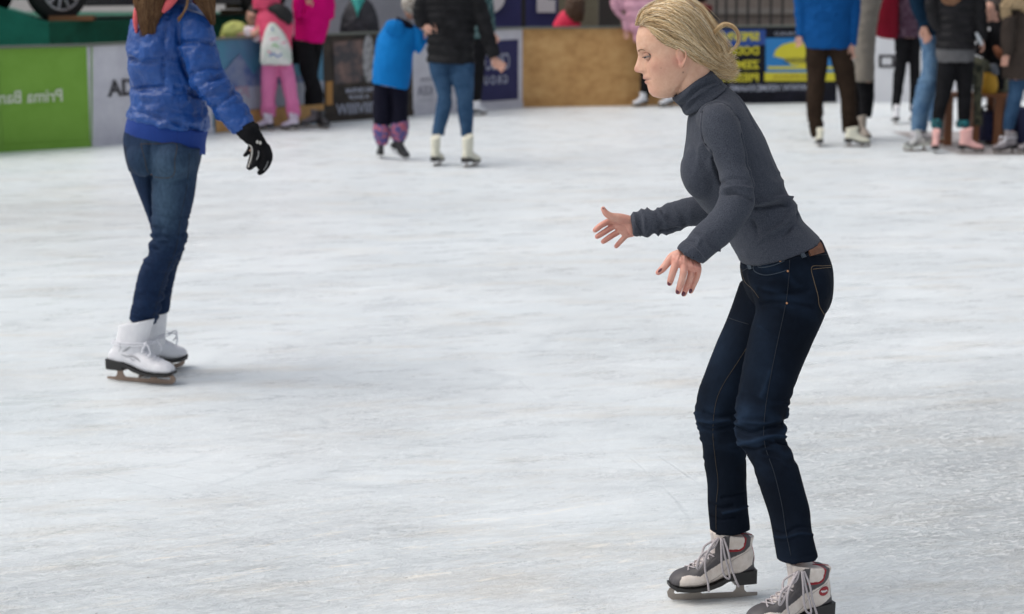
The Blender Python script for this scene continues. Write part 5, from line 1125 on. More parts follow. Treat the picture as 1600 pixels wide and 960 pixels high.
# --- woman in black puffer and jeans holding the child's hand
Y8 = fY(258); q = thing('person', ground(705, 258), 'woman in black quilted jacket and blue jeans skating away beside the child in bright blue', 'person', 'skaters out on the ice')
tor = [(684, -30, 726, -30, .07), (664, -20, 742, -20, .10), (658, 0, 750, -2, .13), (662, 20, 747, 18, .135), (666, 45, 743, 45, .13), (667, 70, 741, 72, .13), (667, 97, 742, 101, .14)]
la = [(662, -22, 684, -22, .05), (651, -5, 678, -2, .055), (645, 15, 672, 18, .06), (646, 30, 670, 34, .055), (652, 44, 668, 46, .04)]; ra = [(728, -20, 750, -18, .05), (735, 5, 760, 2, .058), (742, 30, 767, 26, .055), (749, 55, 772, 50, .05), (757, 77, 778, 70, .045), (764, 93, 782, 86, .038)]
wear(q, 'puffer_jacket', [loft(tor, Y8, seams=[1.5, 2, 2.5, 3, 3.5, 4, 4.5, 5, 5.5], sd=.014, sub=8), loft(la, Y8 - .02, seams=[1, 1.7, 2.4, 3.1], sd=.010), loft(ra, Y8 - .05, seams=[1, 1.7, 2.4, 3.1, 3.8], sd=.010)], mat('black_quilt', (.005, .005, .006), rough=.7, spec=.15, col2=(.016, .016, .018), scale=10), .009, 1, .004)
ll = [(669, 95, 706, 99, .09), (672, 115, 705, 116, .085), (679, 135, 706, 135, .08), (683, 155, 706, 155, .065), (679, 180, 702, 181, .060), (676, 200, 696, 200, .055), (675, 212, 695, 212, .055)]; rl = [(702, 99, 741, 98, .09), (703, 120, 741, 120, .085), (710, 140, 740, 140, .078), (714, 160, 740, 160, .065), (716, 182, 740, 182, .06), (719, 200, 739, 200, .055), (720, 213, 739, 213, .055)]
wear(q, 'jeans', [loft(ll, Y8), loft(rl, Y8 - .03)], M_denim_bg, .009, 2, .003, fold=[(P3(692, 160, Y8), .12, (0, 0, 1), 20, .008), (P3(728, 165, Y8), .12, (0, 0, 1), 20, .008)])
bodymesh(q, [loft(tor, Y8, inset=.8), loft(la, Y8 - .02, inset=.7), loft(ra, Y8 - .05, inset=.7), loft(ll, Y8, inset=.8), loft(rl, Y8 - .03, inset=.8), loft([(696, -20, 714, -20, .05), (697, -50, 713, -50, .05)], Y8)], hand_parts(at(770, 90, Y8 - .05), (.5, -.1, -.5), (.3, -1, 0), 1.05, .7) + hand_parts(at(662, 42, Y8 - .05), (.9, -.2, -.1), (0, -1, 0), .9, .8), standing_head(705, -62, Y8, 0))
haircap(q, at(705, -58, Y8) + (0, -.02, .03), (.088, .10, .125), M_brownh)
sk(q, (677, 261), (702, 252), M_boot_cream, size=1.02, lacing='none', shaft=.26); sk(q, (724, 263), (757, 257), M_boot_cream, size=1.06, shaft=.26)
# --- child in bright blue
Y7 = fY(250); q = thing('person', ground(612, 250), "child in bright blue hooded coat and grey knitted hat holding a woman's hand", 'person', 'skaters out on the ice')
M_bb = mat('bright_blue_coat', (.003, .14, .42), rough=.85, spec=.15, col2=(.004, .165, .48), scale=5, bump=.15, bscale=30)
tor = [(616, 32, 642, 36, .06), (600, 42, 656, 48, .10), (592, 62, 650, 66, .13), (586, 85, 646, 90, .14), (583, 110, 642, 116, .145), (581, 130, 638, 140, .14)]
ra = [(640, 44, 655, 44, .05), (646, 56, 662, 52, .055), (648, 78, 664, 68, .055), (655, 84, 668, 66, .05), (664, 70, 670, 58, .04), (664, 58, 672, 54, .033)]; la = [(600, 42, 616, 40, .05), (590, 60, 606, 60, .05), (586, 85, 600, 85, .05), (590, 104, 602, 104, .045)]
wear(q, 'hooded_coat', [loft(tor, Y7), loft(ra, Y7 - .02), loft(la, Y7 + .06)], M_bb, .008, 2, .006)
V, F = remesh([ellipsoid(at(617, 44, Y7 - .10), (.10, .06, .085), [[.9, 0, -.25], [0, 1, 0], [.25, 0, .9]])], .006, 2); N = normals(V, F); V = wrinkle(V, N, 22, .008); put('hood', (V, F), M_bb, q)
l1 = [(583, 128, 612, 130, .085), (583, 150, 611, 150, .08), (583, 175, 611, 175, .075), (584, 197, 609, 197, .07)]; l2 = [(608, 134, 639, 134, .085), (611, 155, 638, 155, .08), (612, 175, 637, 175, .075), (609, 194, 637, 192, .07)]
M_nt = mat('navy_snow_trousers', (.006, .006, .015), rough=.9, spec=.15)
wear(q, 'trousers', [loft(l1, Y7), loft(l2, Y7)], M_nt, .008, 2, .006)
M_floral = mat('floral_gaiters', (.05, .06, .22), rough=.8, col2=(.42, .10, .14), scale=26, mixlo=.44, mixhi=.56, col3=(.14, .10, .22))
for st in ([(584, 193, 609, 195, .07), (582, 206, 610, 206, .075), (585, 217, 607, 220, .06), (588, 226, 603, 227, .045)], [(612, 190, 638, 188, .07), (608, 203, 638, 201, .075), (610, 213, 636, 213, .06), (614, 220, 632, 220, .05)]): wear(q, 'gaiter', [loft(st, Y7)], M_floral, .006, 1, .008, 20)
bodymesh(q, [loft(tor, Y7, inset=.8), loft(ra, Y7 - .02, inset=.7), loft(la, Y7 + .06, inset=.7), loft(l1, Y7, inset=.8), loft(l2, Y7, inset=.8)], hand_parts(at(664, 58, Y7 - .03), (.6, 0, .8), (0, -1, 0), .75, .9) + hand_parts(at(596, 100, Y7 + .06), (0, 0, -1), (1, 0, 0), .8, .6), standing_head(642, 16, Y7, -15, .2, .86))
V, F = remesh([ellipsoid(at(643, 6, Y7), (.094, .105, .10)), ellipsoid(at(646, -13, Y7), (.028, .028, .028))], .005, 1); N = normals(V, F); V = wrinkle(V, N, 45, .006); put('knitted_hat', (V, F), mat('grey_fleck_knit', (.16, .13, .11), rough=.95, col2=(.50, .47, .42), scale=45, mixlo=.45, mixhi=.55), q)
V, F = remesh([loft([(620, 26, 640, 34, .07), (618, 32, 648, 42, .085), (622, 38, 650, 48, .07)], Y7 - .02)], .007, 1); put('dark_collar', (V, F), M_nt, q)
sk(q, (596, 249), (592, 243), M_boot_black, size=.84, lift=.0, blade=M_blade_pale); skate(q, at(609, 234, Y7 + .1), at(636, 252, Y7 - .02), M_boot_black, size=.88, blade=M_blade_pale)
# --- child in pink at the boards
Y3 = fY(203); q = thing('person', ground(437, 203), 'child in pink trousers with a patterned rucksack leaning on the mountain board', 'person', 'children and adults at the boards')
M_pink = mat('coral_pink_jacket', (.72, .07, .16), rough=.7); M_pkt = mat('pink_snow_trousers', (.62, .15, .34), rough=.8, col2=(.68, .19, .38), scale=6)
tor = [(408, 8, 442, 6, .08), (402, 24, 452, 24, .11), (404, 44, 456, 46, .13), (408, 72, 455, 74, .13), (409, 100, 455, 102, .14)]
la = [(404, 14, 420, 12, .05), (400, 30, 416, 34, .05), (398, 44, 410, 54, .045), (388, 46, 396, 62, .04)]; ra = [(436, 14, 452, 18, .05), (444, 36, 458, 36, .05), (446, 54, 458, 54, .045), (444, 66, 454, 66, .04)]
wear(q, 'jacket', [loft(tor, Y3), loft(la, (Y3, Y3 + .05)), loft(ra, Y3)], M_pink, .009, 2, .006)
wear(q, 'sleeve_cuff', [loft([(412, 44, 420, 58, .04), (398, 42, 404, 66, .055), (384, 41, 390, 62, .05), (380, 46, 383, 58, .03)], Y3 + .06)], mat('white_pink_pattern', (.62, .60, .62), rough=.8, col2=(.62, .25, .36), scale=16, mixlo=.5, mixhi=.65), .007, 1, .006, 20)
bag = wear(q, 'rucksack', [loft([(421, 36, 430, 36, .04), (413, 52, 444, 52, .07), (408, 74, 454, 74, .09), (407, 96, 456, 97, .08), (410, 102, 453, 102, .05)], Y3 - .14, p=2.6)], mat('patterned_rucksack', (.50, .56, .50), rough=.7, col2=(.66, .64, .62), scale=12, mixlo=.4, mixhi=.6), .007, 2, .004, 16)
T_ = bvh(*[(np.array([tuple(v.co) for v in bag.data.vertices]) + ORG[q.name]), [tuple(p_.vertices) for p_ in bag.data.polygons]][0:2])
for nm, c, m_ in (('printed_flower', [(424, 73), (430, 70), (434, 75)], mat('green_print', (.16, .42, .12), rough=.7)), ('printed_flower', [(422, 62), (436, 60)], mat('rose_print', (.62, .20, .30), rough=.7)), ('printed_flower', [(418, 80), (424, 83)], MATS['rose_print']), ('printed_flower', [(421, 88), (427, 84), (434, 89), (440, 84)], mat('blue_print', (.06, .14, .40), rough=.7)), ('printed_flower', [(424, 44), (427, 48)], MATS['blue_print']), ('printed_flower', [(440, 68), (447, 66)], MATS['rose_print'])):
    surf_line(nm, T_, [c], .010, m_, bag, off=-.004)
l1 = [(409, 98, 438, 100, .085), (408, 125, 434, 125, .08), (408, 150, 431, 150, .075), (408, 170, 431, 170, .07), (409, 184, 430, 183, .065)]; l2 = [(432, 100, 456, 98, .085), (438, 125, 461, 123, .08), (444, 150, 465, 148, .075), (447, 170, 468, 168, .07), (449, 184, 470, 182, .065)]
wear(q, 'trousers', [loft(l1, Y3), loft(l2, Y3)], M_pkt, .008, 2, .008, fold=[(P3(420, 170, Y3), .12, (0, 0, 1), 18, .01), (P3(458, 165, Y3), .12, (0, 0, 1), 18, .01)])
bodymesh(q, [loft(tor, Y3, inset=.8), loft(la, Y3, inset=.7), loft(ra, Y3, inset=.7), loft(l1, Y3, inset=.8), loft(l2, Y3, inset=.8)], hand_parts(at(386, 52, Y3 + .06), (-1, .2, -.1), (0, -.2, -1), .75, .7) + hand_parts(at(449, 66, Y3), (0, 0, -1), (1, 0, 0), .7, .7), standing_head(418, -8, Y3, -25, .2, .85))
wear(q, 'hood', [loft([(396, 14, 436, 12, .09), (394, 0, 438, -2, .13), (396, -16, 440, -16, .13), (404, -34, 432, -34, .07)], Y3 - .01)], M_pink, .008, 1, .006, 18)
wear(q, 'black_hat', [tube([P3(424, 14, Y3 - .1), P3(436, 16, Y3 - .12), P3(448, 26, Y3 - .1), P3(451, 34, Y3 - .08)], [.04, .075, .075, .04])], M_black, .008, 1, .004)
M_bw2 = mat('white_violet_boot', (.62, .60, .68), rough=.5, col2=(.40, .30, .42), scale=14)
sk(q, (428, 205), (402, 204), M_bw2, size=.92, shaft=.20); sk(q, (468, 205), (446, 204), M_bw2, size=.92, shaft=.20)
# --- magenta jacket
Y4 = fY(199); q = thing('person', ground(490, 199), 'person in magenta fleece and black leggings standing at the boards', 'person', 'children and adults at the boards')
M_mag = mat('magenta_fleece', (.50, .003, .13), rough=.95, spec=.1, col2=(.56, .005, .16), scale=6)
tor = [(474, -34, 504, -34, .08), (460, -18, 518, -18, .11), (457, 5, 521, 5, .14), (459, 30, 516, 32, .14), (460, 50, 511, 54, .13), (461, 64, 506, 68, .13)]
la = [(462, -16, 478, -18, .05), (458, 6, 474, 6, .055), (458, 22, 474, 26, .055), (462, 30, 482, 26, .05), (478, 20, 486, 8, .04)]
wear(q, 'fleece', [loft(tor, Y4), loft(la, Y4 - .12), loft([(506, -20, 520, -10, .05), (508, 6, 524, 6, .06), (505, 28, 520, 30, .055), (500, 30, 506, 18, .04)], Y4)], M_mag, .009, 2, .008)
l1 = [(461, 62, 490, 66, .09), (464, 85, 492, 85, .085), (468, 110, 494, 110, .075), (474, 130, 500, 130, .07), (480, 150, 506, 148, .06), (482, 164, 505, 162, .055)]; l2 = [(482, 62, 505, 66, .09), (480, 85, 503, 85, .085), (478, 110, 498, 110, .075), (478, 132, 497, 132, .065), (475, 150, 494, 150, .06), (476, 164, 492, 164, .05)]
wear(q, 'leggings', [loft(l1, Y4 - .06), loft(l2, Y4 + .12)], M_black_fab, .009, 2, .004)
bodymesh(q, [loft(tor, Y4, inset=.8), loft(la, Y4 - .12, inset=.7), loft(l1, Y4 - .06, inset=.8), loft(l2, Y4 + .12, inset=.8), loft([(482, -20, 498, -20, .05), (484, -56, 498, -56, .05)], Y4)], hand_parts(at(481, 14, Y4 - .12), (.2, -.2, 1), (0, -1, 0), .9, .8), standing_head(492, -68, Y4, -60))
haircap(q, at(494, -66, Y4) + (.01, 0, .03), (.10, .095, .125), M_brownh)
sk(q, (505, 199), (470, 199), M_boot_grey, size=1.0, lacing='none'); sk(q, (497, 200), (517, 203), M_boot_black, size=.98, shaft=.20)
wear(q, 'hip_bag', [loft([(454, 58, 466, 58, .05), (452, 78, 466, 78, .06), (455, 100, 466, 100, .05)], Y4 + .12)], M_black_fab, .009, 1, .004)
# --- small child in yellow behind the boards
Y5 = 21.75; q = thing('person', (at(368, 60, Y5)[0], Y5, 0), "small child in yellow green jacket with dark hair behind the mountain board", 'person', 'onlookers behind the boards')
st = [(343, 56, 350, 62, .05), (350, 40, 356, 62, .09), (362, 34, 368, 62, .10), (376, 34, 384, 60, .09), (386, 40, 392, 56, .05)]; low = [(350, 50, 392, 50, .10), (354, 80, 392, 80, .12), (356, 120, 390, 120, .12)]; lgs = [(356, 118, 390, 118, .11), (358, 150, 388, 150, .09), (360, 195, 386, 195, .08)]
M_yel = mat('lime_jacket', (.56, .60, .18), rough=.7, col2=(.48, .52, .14), scale=8)
wear(q, 'jacket', [loft(st, Y5), loft(low, Y5 + .1)], M_yel, .01, 1, .01, 16); wear(q, 'trousers', [loft(lgs, Y5 + .12)], M_nt, .015, 1)
bodymesh(q, [loft(st, Y5, inset=.75), loft(low, Y5 + .1, inset=.8), loft(lgs, Y5 + .12, inset=.8)], hand_parts(at(352, 58, Y5 - .05), (-1, -.3, -.2), (0, 0, -1), .6, .5), standing_head(393, 30, Y5, 150, .4, .8))
haircap(q, at(397, 20, Y5) + (.01, .02, .01), (.085, .09, .085), M_darkh)
# --- spectator dark jacket teal scarf
Y6 = 23.0; q = thing('person', (at(562, 60, Y6)[0], Y6, 0), 'onlooker in dark jacket with a teal scarf standing behind the photo print board', 'person', 'onlookers behind the boards')
tor = [(548, -4, 572, -4, .07), (540, 10, 584, 10, .10), (533, 26, 590, 26, .13), (530, 48, 593, 48, .14), (532, 90, 590, 90, .14)]; lg = [(536, 86, 588, 86, .13), (538, 130, 584, 130, .11), (540, 185, 580, 185, .10)]
wear(q, 'jacket', [loft(tor, Y6)], mat('charcoal_jacket', (.016, .015, .020), rough=.6, col2=(.035, .033, .042), scale=6), .012, 2, .012); wear(q, 'trousers', [loft(lg, Y6)], M_black_fab, .015, 1)
wear(q, 'scarf', [loft([(548, -3, 572, -3, .10), (551, 8, 568, 8, .12), (556, 18, 563, 18, .15), (559, 27, 561, 27, .15)], Y6 - .02)], mat('teal_scarf', (.03, .30, .27), rough=.8, col2=(.06, .40, .36), scale=20), .008, 1, .008, 20)
bodymesh(q, [loft(tor, Y6, inset=.8), loft(lg, Y6, inset=.8), loft([(554, 5, 566, 5, .05), (554, -18, 566, -18, .05)], Y6)], None, standing_head(560, -22, Y6, 180, .15)); haircap(q, at(560, -30, Y6) + (0, .03, .03), (.09, .09, .11), M_darkh)
# --- skater hidden behind the black puffer
Y9 = fY(181); q = thing('person', ground(752, 181), "skater in dark teal checked jacket, mostly hidden behind the black quilted jacket", 'person', 'children and adults at the boards')
tor = [(728, -28, 756, -28, .07), (722, -12, 768, -12, .11), (722, 20, 768, 18, .13), (724, 60, 762, 60, .13)]; ra = [(754, -14, 770, -10, .05), (754, 10, 772, 8, .055), (756, 34, 774, 30, .05), (762, 54, 776, 48, .04)]
M_chk = mat('teal_check', (.010, .045, .050), rough=.8, col2=(.12, .20, .20), scale=18, mixlo=.5, mixhi=.62)
lg = [(726, 58, 764, 58, .12), (728, 100, 758, 100, .09), (732, 160, 752, 160, .07)]
wear(q, 'jacket', [loft(tor, Y9), loft(ra, Y9 - .08)], M_chk, .01, 1, .006); wear(q, 'leggings', [loft(lg, Y9)], M_black_fab, .012, 1)
bodymesh(q, [loft(tor, Y9, inset=.8), loft(ra, Y9 - .08, inset=.7), loft(lg, Y9, inset=.8), loft([(736, -15, 750, -15, .05), (736, -45, 750, -45, .05)], Y9)], hand_parts(at(770, 52, Y9 - .08), (.5, -.1, -.8), (0, -1, 0), .9, .8), standing_head(743, -52, Y9, 30)); haircap(q, at(743, -48, Y9) + (0, -.02, .03), (.09, .10, .12), M_darkh)
sk(q, (738, 182), (762, 180), M_boot_white, size=.95)
# --- child red collar behind plywood
Y10 = 25.5; q = thing('person', (at(890, 50, Y10)[0], Y10, 0), 'brown haired child in a bright red jacket behind the left part of the plywood board', 'person', 'onlookers behind the boards')
tor = [(880, 16, 900, 16, .06), (868, 30, 905, 30, .10), (864, 50, 908, 50, .12), (866, 110, 906, 110, .12)]; lg = [(868, 105, 904, 105, .11), (872, 165, 900, 165, .09)]
wear(q, 'jacket', [loft(tor, Y10)], mat('bright_red_jacket', (.62, .01, .06), rough=.7), .012, 1, .008); wear(q, 'trousers', [loft(lg, Y10)], M_nt, .015, 1)
bodymesh(q, [loft(tor, Y10, inset=.8), loft(lg, Y10, inset=.8), loft([(888, 25, 900, 25, .04), (890, 5, 902, 5, .045)], Y10)], None, standing_head(898, 4, Y10, 60, .2, .95))
wear(q, 'hair', [ellipsoid(at(898, 2, Y10), (.12, .11, .13)), loft([(884, 0, 914, 0, .10), (882, 20, 914, 20, .08), (888, 36, 910, 34, .05)], Y10 - .05)], M_brownh, .008, 1, .010, 26)
# --- pink puffer person at plywood
Y11 = fY(167); q = thing('person', ground(1018, 164), "person in pale pink padded coat with one arm over the plywood board", 'person', 'children and adults at the boards')
M_pp = mat('pale_pink_padding', (.56, .30, .38), rough=.6, col2=(.48, .24, .32), scale=8)
tor = [(990, -22, 1026, -24, .09), (978, -6, 1044, -8, .13), (976, 16, 1046, 14, .15), (984, 40, 1044, 40, .15), (992, 66, 1046, 66, .15)]; la = [(992, -8, 1004, 12, .06), (972, -12, 976, 16, .065), (954, -4, 972, 22, .065), (958, 18, 984, 30, .06), (972, 34, 992, 36, .05), (974, 48, 988, 50, .04)]
lg1 = [(996, 62, 1024, 62, .10), (1000, 100, 1022, 100, .085), (1000, 130, 1018, 130, .07), (998, 155, 1014, 155, .06)]; lg2 = [(1020, 62, 1046, 62, .10), (1020, 100, 1042, 100, .085), (1026, 130, 1044, 130, .07), (1034, 152, 1050, 152, .06)]
wear(q, 'padded_coat', [loft(tor, Y11, seams=[.7, 1.4, 2.1, 2.8, 3.5], sd=.02), loft(la, Y11 + .04, seams=[.8, 1.5, 2.2, 3, 3.8], sd=.018)], M_pp, .010, 1, .008); wear(q, 'leggings', [loft(lg1, Y11), loft(lg2, Y11)], M_black_fab, .011, 1)
bodymesh(q, [loft(tor, Y11, inset=.8), loft(la, Y11 + .04, inset=.7), loft(lg1, Y11, inset=.8), loft(lg2, Y11, inset=.8), loft([(1002, -14, 1014, -14, .05), (1000, -40, 1012, -42, .05)], Y11)], hand_parts(at(980, 46, Y11 + .04), (0, 0, -1), (0, -1, 0), .8, .6), standing_head(1004, -52, Y11, 10)); haircap(q, at(1004, -50, Y11) + (0, -.02, .03), (.09, .10, .12), M_brownh)
sk(q, (1012, 167), (994, 168), M_boot_white, size=.95); sk(q, (1052, 167), (1036, 168), M_boot_white, size=.95)
# --- dark person behind the boards over the blonde hair
Y19 = 27.0; q = thing('person', (at(1100, 50, Y19)[0], Y19, 0), 'dark haired onlooker with a dull red collar just behind the blonde woman\'s head', 'person', 'onlookers behind the boards')
tor = [(1084, 16, 1110, 16, .08), (1070, 30, 1116, 30, .12), (1070, 60, 1118, 60, .13), (1074, 100, 1112, 100, .12)]; lg = [(1074, 96, 1112, 96, .11), (1078, 155, 1108, 155, .09)]
wear(q, 'jacket', [loft(tor, Y19)], M_black_fab, .012, 1); wear(q, 'trousers', [loft(lg, Y19)], M_nt, .015, 1); wear(q, 'collar', [loft([(1084, 8, 1113, 8, .09), (1082, 18, 1114, 18, .10)], Y19)], mat('dull_red', (.20, .02, .02), rough=.8), .01, 1)
bodymesh(q, [loft(tor, Y19, inset=.8), loft(lg, Y19, inset=.8), loft([(1092, 20, 1104, 20, .05), (1092, 0, 1104, 0, .05)], Y19)], None, standing_head(1097, -6, Y19, 20)); haircap(q, at(1096, -6, Y19) + (0, -.02, .03), (.10, .11, .13), M_darkh)

# --- the group on the right
GR = 'skaters standing in the group at right'
Y12 = fY(226); q = thing('person', ground(1297, 226), "person in cobalt blue jacket and brown trousers with their back to the camera", 'person', GR)
tor = [(1272, -44, 1312, -44, .09), (1250, -30, 1334, -30, .13), (1246, -6, 1340, -6, .15), (1250, 25, 1332, 25, .15), (1252, 50, 1330, 52, .155), (1257, 68, 1328, 70, .16), (1259, 75, 1327, 77, .155)]
la = [(1246, -30, 1266, -34, .055), (1241, -8, 1262, -8, .062), (1241, 20, 1261, 20, .06), (1243, 42, 1259, 44, .055), (1245, 55, 1256, 57, .045)]; ra = [(1322, -32, 1338, -28, .055), (1324, -8, 1345, -8, .062), (1324, 20, 1344, 20, .06), (1325, 50, 1341, 50, .055), (1327, 71, 1338, 72, .045)]
M_bj = mat('cobalt_softshell', (.002, .060, .21), rough=.85, spec=.15, col2=(.003, .072, .25), scale=5)
wear(q, 'jacket', [loft(tor, Y12), loft(la, Y12 - .02), loft(ra, Y12 - .02)], M_bj, .009, 2, .007, fold=[(P3(1290, 30, Y12 - .1), .25, (0, 0, 1), 8, .01)])
l1 = [(1259, 72, 1294, 76, .10), (1259, 100, 1293, 100, .10), (1261, 125, 1290, 125, .09), (1260, 150, 1287, 150, .085), (1260, 180, 1286, 180, .08), (1265, 200, 1286, 200, .075), (1268, 216, 1286, 214, .07)]; l2 = [(1292, 76, 1328, 74, .10), (1300, 100, 1335, 100, .10), (1306, 125, 1337, 125, .09), (1312, 150, 1338, 150, .085), (1313, 175, 1339, 175, .08), (1316, 195, 1342, 193, .075), (1317, 208, 1346, 205, .07)]
M_brn = mat('brown_trousers', (.020, .012, .008), rough=.9, spec=.12, col2=(.032, .020, .013), scale=6)
wear(q, 'trousers', [loft(l1, Y12), loft(l2, Y12 - .02)], M_brn, .009, 2, .007, fold=[(P3(1274, 195, Y12), .15, (.2, 0, 1), 16, .012), (P3(1326, 190, Y12), .15, (.2, 0, 1), 16, .012)])
bodymesh(q, [loft(tor, Y12, inset=.8), loft(la, Y12 - .02, inset=.7), loft(ra, Y12 - .02, inset=.7), loft(l1, Y12, inset=.8), loft(l2, Y12, inset=.8), loft([(1284, -36, 1302, -36, .055), (1284, -68, 1302, -68, .055)], Y12)], hand_parts(at(1250, 56, Y12 - .02), (0, 0, -1), (-.5, -1, 0), .8, .9) + hand_parts(at(1332, 70, Y12 - .04), (-.1, 0, -1), (.4, -1, 0), 1.0, .9), standing_head(1293, -82, Y12, 0)); haircap(q, at(1293, -80, Y12) + (0, -.02, .03), (.09, .10, .12), M_darkh)
sk(q, (1282, 231), (1272, 221), M_boot_cream, size=.95); sk(q, (1318, 230), (1354, 230), M_boot_cream, size=1.02)
Y13 = fY(222) + .25; q = thing('person', ground(1350, 220), "person in long pale grey coat with beige skates beside the brown trousers", 'person', GR)
tor = [(1340, -40, 1372, -40, .09), (1332, -26, 1382, -26, .13), (1334, 0, 1378, 0, .15), (1334, 30, 1371, 30, .15), (1334, 60, 1368, 60, .15), (1334, 95, 1366, 95, .155), (1334, 127, 1366, 128, .16)]
lg = [(1338, 120, 1366, 120, .09), (1342, 150, 1366, 150, .08), (1345, 184, 1362, 184, .06)]; lg2 = [(1326, 120, 1350, 120, .09), (1326, 150, 1346, 150, .08), (1328, 184, 1344, 184, .06)]
wear(q, 'long_coat', [loft(tor, Y13)], mat('oatmeal_coat', (.21, .19, .16), rough=.95, spec=.1, col2=(.26, .235, .20), scale=5), .011, 2, .008); wear(q, 'leggings', [loft(lg, Y13), loft(lg2, Y13 + .2)], M_black_fab, .011, 1)
bodymesh(q, [loft(tor, Y13, inset=.8), loft(lg, Y13, inset=.8), loft(lg2, Y13 + .2, inset=.8), loft([(1348, -32, 1364, -32, .05), (1348, -60, 1364, -60, .05)], Y13)], None, standing_head(1356, -74, Y13, 60)); haircap(q, at(1356, -70, Y13) + (-.01, -.01, .03), (.09, .10, .12), M_brownh)
sk(q, (1341, 219), (1364, 224), M_boot_beige, size=1.05, shaft=.24, blade=M_blade_pale); sk(q, (1330, 214), (1348, 216), M_boot_beige, size=1.0, shaft=.24)
Y14 = fY(193); q = thing('person', ground(1412, 193), "person in dark plaid shirt and black trousers with a deep red rucksack", 'person', GR)
tor = [(1402, -44, 1430, -44, .08), (1394, -30, 1440, -30, .12), (1396, 0, 1438, 0, .14), (1398, 30, 1437, 30, .13), (1398, 58, 1438, 60, .13)]
l1 = [(1397, 56, 1421, 60, .09), (1399, 90, 1419, 90, .08), (1396, 120, 1414, 120, .07), (1394, 150, 1409, 150, .06), (1394, 174, 1406, 174, .055)]; l2 = [(1417, 58, 1440, 56, .09), (1420, 90, 1438, 90, .08), (1422, 120, 1437, 120, .07), (1421, 150, 1435, 150, .06), (1421, 174, 1433, 174, .055)]
wear(q, 'plaid_shirt', [loft(tor, Y14)], mat('plum_plaid', (.040, .012, .030), rough=.9, col2=(.09, .05, .075), scale=20, mixlo=.45, mixhi=.6), .011, 1, .006); wear(q, 'trousers', [loft(l1, Y14), loft(l2, Y14)], M_black_fab, .010, 1)
wear(q, 'rucksack', [loft([(1372, -44, 1398, -44, .08), (1364, -20, 1404, -20, .12), (1360, 5, 1404, 5, .13), (1356, 30, 1404, 30, .13), (1360, 50, 1404, 50, .11), (1378, 60, 1400, 62, .07)], Y14 - .06)], mat('crimson_rucksack', (.14, .001, .010), rough=.8, spec=.2, col2=(.18, .002, .015), scale=4), .010, 2, .004)
bodymesh(q, [loft(tor, Y14, inset=.8), loft(l1, Y14, inset=.8), loft(l2, Y14, inset=.8), loft([(1408, -38, 1424, -38, .05), (1408, -60, 1424, -60, .05)], Y14)], None, standing_head(1416, -74, Y14, 60)); haircap(q, at(1414, -72, Y14) + (-.01, -.01, .03), (.09, .10, .12), M_darkh)
sk(q, (1402, 195), (1392, 190), M_boot_white, size=.95, shaft=.22); sk(q, (1430, 195), (1420, 190), M_boot_white, size=.95, shaft=.22)
Y15 = fY(232); q = thing('person', ground(1440, 232), "person in dark teal jacket and light blue jeans with one hand down", 'person', GR)
tor = [(1436, -50, 1472, -50, .09), (1424, -36, 1486, -36, .13), (1426, 0, 1484, 0, .14), (1434, 30, 1480, 30, .13), (1436, 58, 1476, 58, .13)]; la = [(1424, -34, 1444, -36, .055), (1420, -8, 1444, -10, .06), (1424, 16, 1448, 12, .058), (1434, 36, 1456, 28, .05), (1438, 44, 1457, 36, .045)]
l1 = [(1436, 54, 1468, 56, .10), (1440, 80, 1469, 80, .095), (1440, 105, 1470, 105, .09), (1433, 132, 1464, 132, .085), (1427, 160, 1456, 160, .08), (1424, 185, 1450, 185, .075), (1424, 204, 1448, 204, .07)]; l2 = [(1456, 56, 1482, 58, .10), (1462, 90, 1486, 90, .09), (1462, 130, 1484, 130, .085), (1454, 165, 1474, 165, .075), (1450, 190, 1468, 190, .07)]
wear(q, 'jacket', [loft(tor, Y15 + .05), loft(la, Y15 - .06)], mat('petrol_jacket', (.002, .014, .034), rough=.85, spec=.15, col2=(.004, .022, .048), scale=5), .010, 1, .006)
wear(q, 'jeans', [loft(l1, Y15), loft(l2, Y15 + .25)], M_denim_light, .009, 2, .006, fold=[(P3(1452, 130, Y15), .15, (0, 0, 1), 16, .01)])
bodymesh(q, [loft(tor, Y15 + .05, inset=.8), loft(la, Y15 - .06, inset=.7), loft(l1, Y15, inset=.8), loft(l2, Y15 + .25, inset=.8), loft([(1446, -44, 1462, -44, .05), (1446, -70, 1462, -70, .05)], Y15)], hand_parts(at(1444, 42, Y15 - .08), (.25, -.1, -.9), (-.2, -1, 0), 1.05, .6), standing_head(1454, -84, Y15, 40)); haircap(q, at(1453, -82, Y15) + (-.01, -.01, .03), (.09, .10, .12), M_brownh)
sk(q, (1451, 236), (1417, 237), mat('black_white_boot', (.03, .03, .035), rough=.5, col2=(.50, .52, .50), scale=13, mixlo=.42, mixhi=.58), size=1.05, sole=mat('pale_sole', (.55, .58, .52), rough=.6), lacing='tie'); sk(q, (1484, 226), (1456, 226), M_boot_grey, size=1.0, sole=MATS['pale_sole'])
Y16 = fY(236); q = thing('person', ground(1490, 236), "girl in black puffer over a grey top wearing pale pink skates", 'person', GR)
tor = [(1472, -44, 1512, -44, .09), (1460, -28, 1528, -28, .12), (1458, 0, 1530, 0, .14), (1461, 25, 1527, 25, .135), (1462, 50, 1525, 50, .135), (1462, 76, 1524, 78, .145)]; la = [(1450, -26, 1470, -28, .05), (1445, 0, 1468, 0, .058), (1448, 26, 1468, 26, .055), (1458, 48, 1474, 46, .045)]; ra = [(1514, -28, 1534, -24, .05), (1516, 0, 1540, 0, .058), (1518, 25, 1542, 25, .056), (1522, 48, 1543, 46, .05), (1524, 64, 1540, 62, .042)]
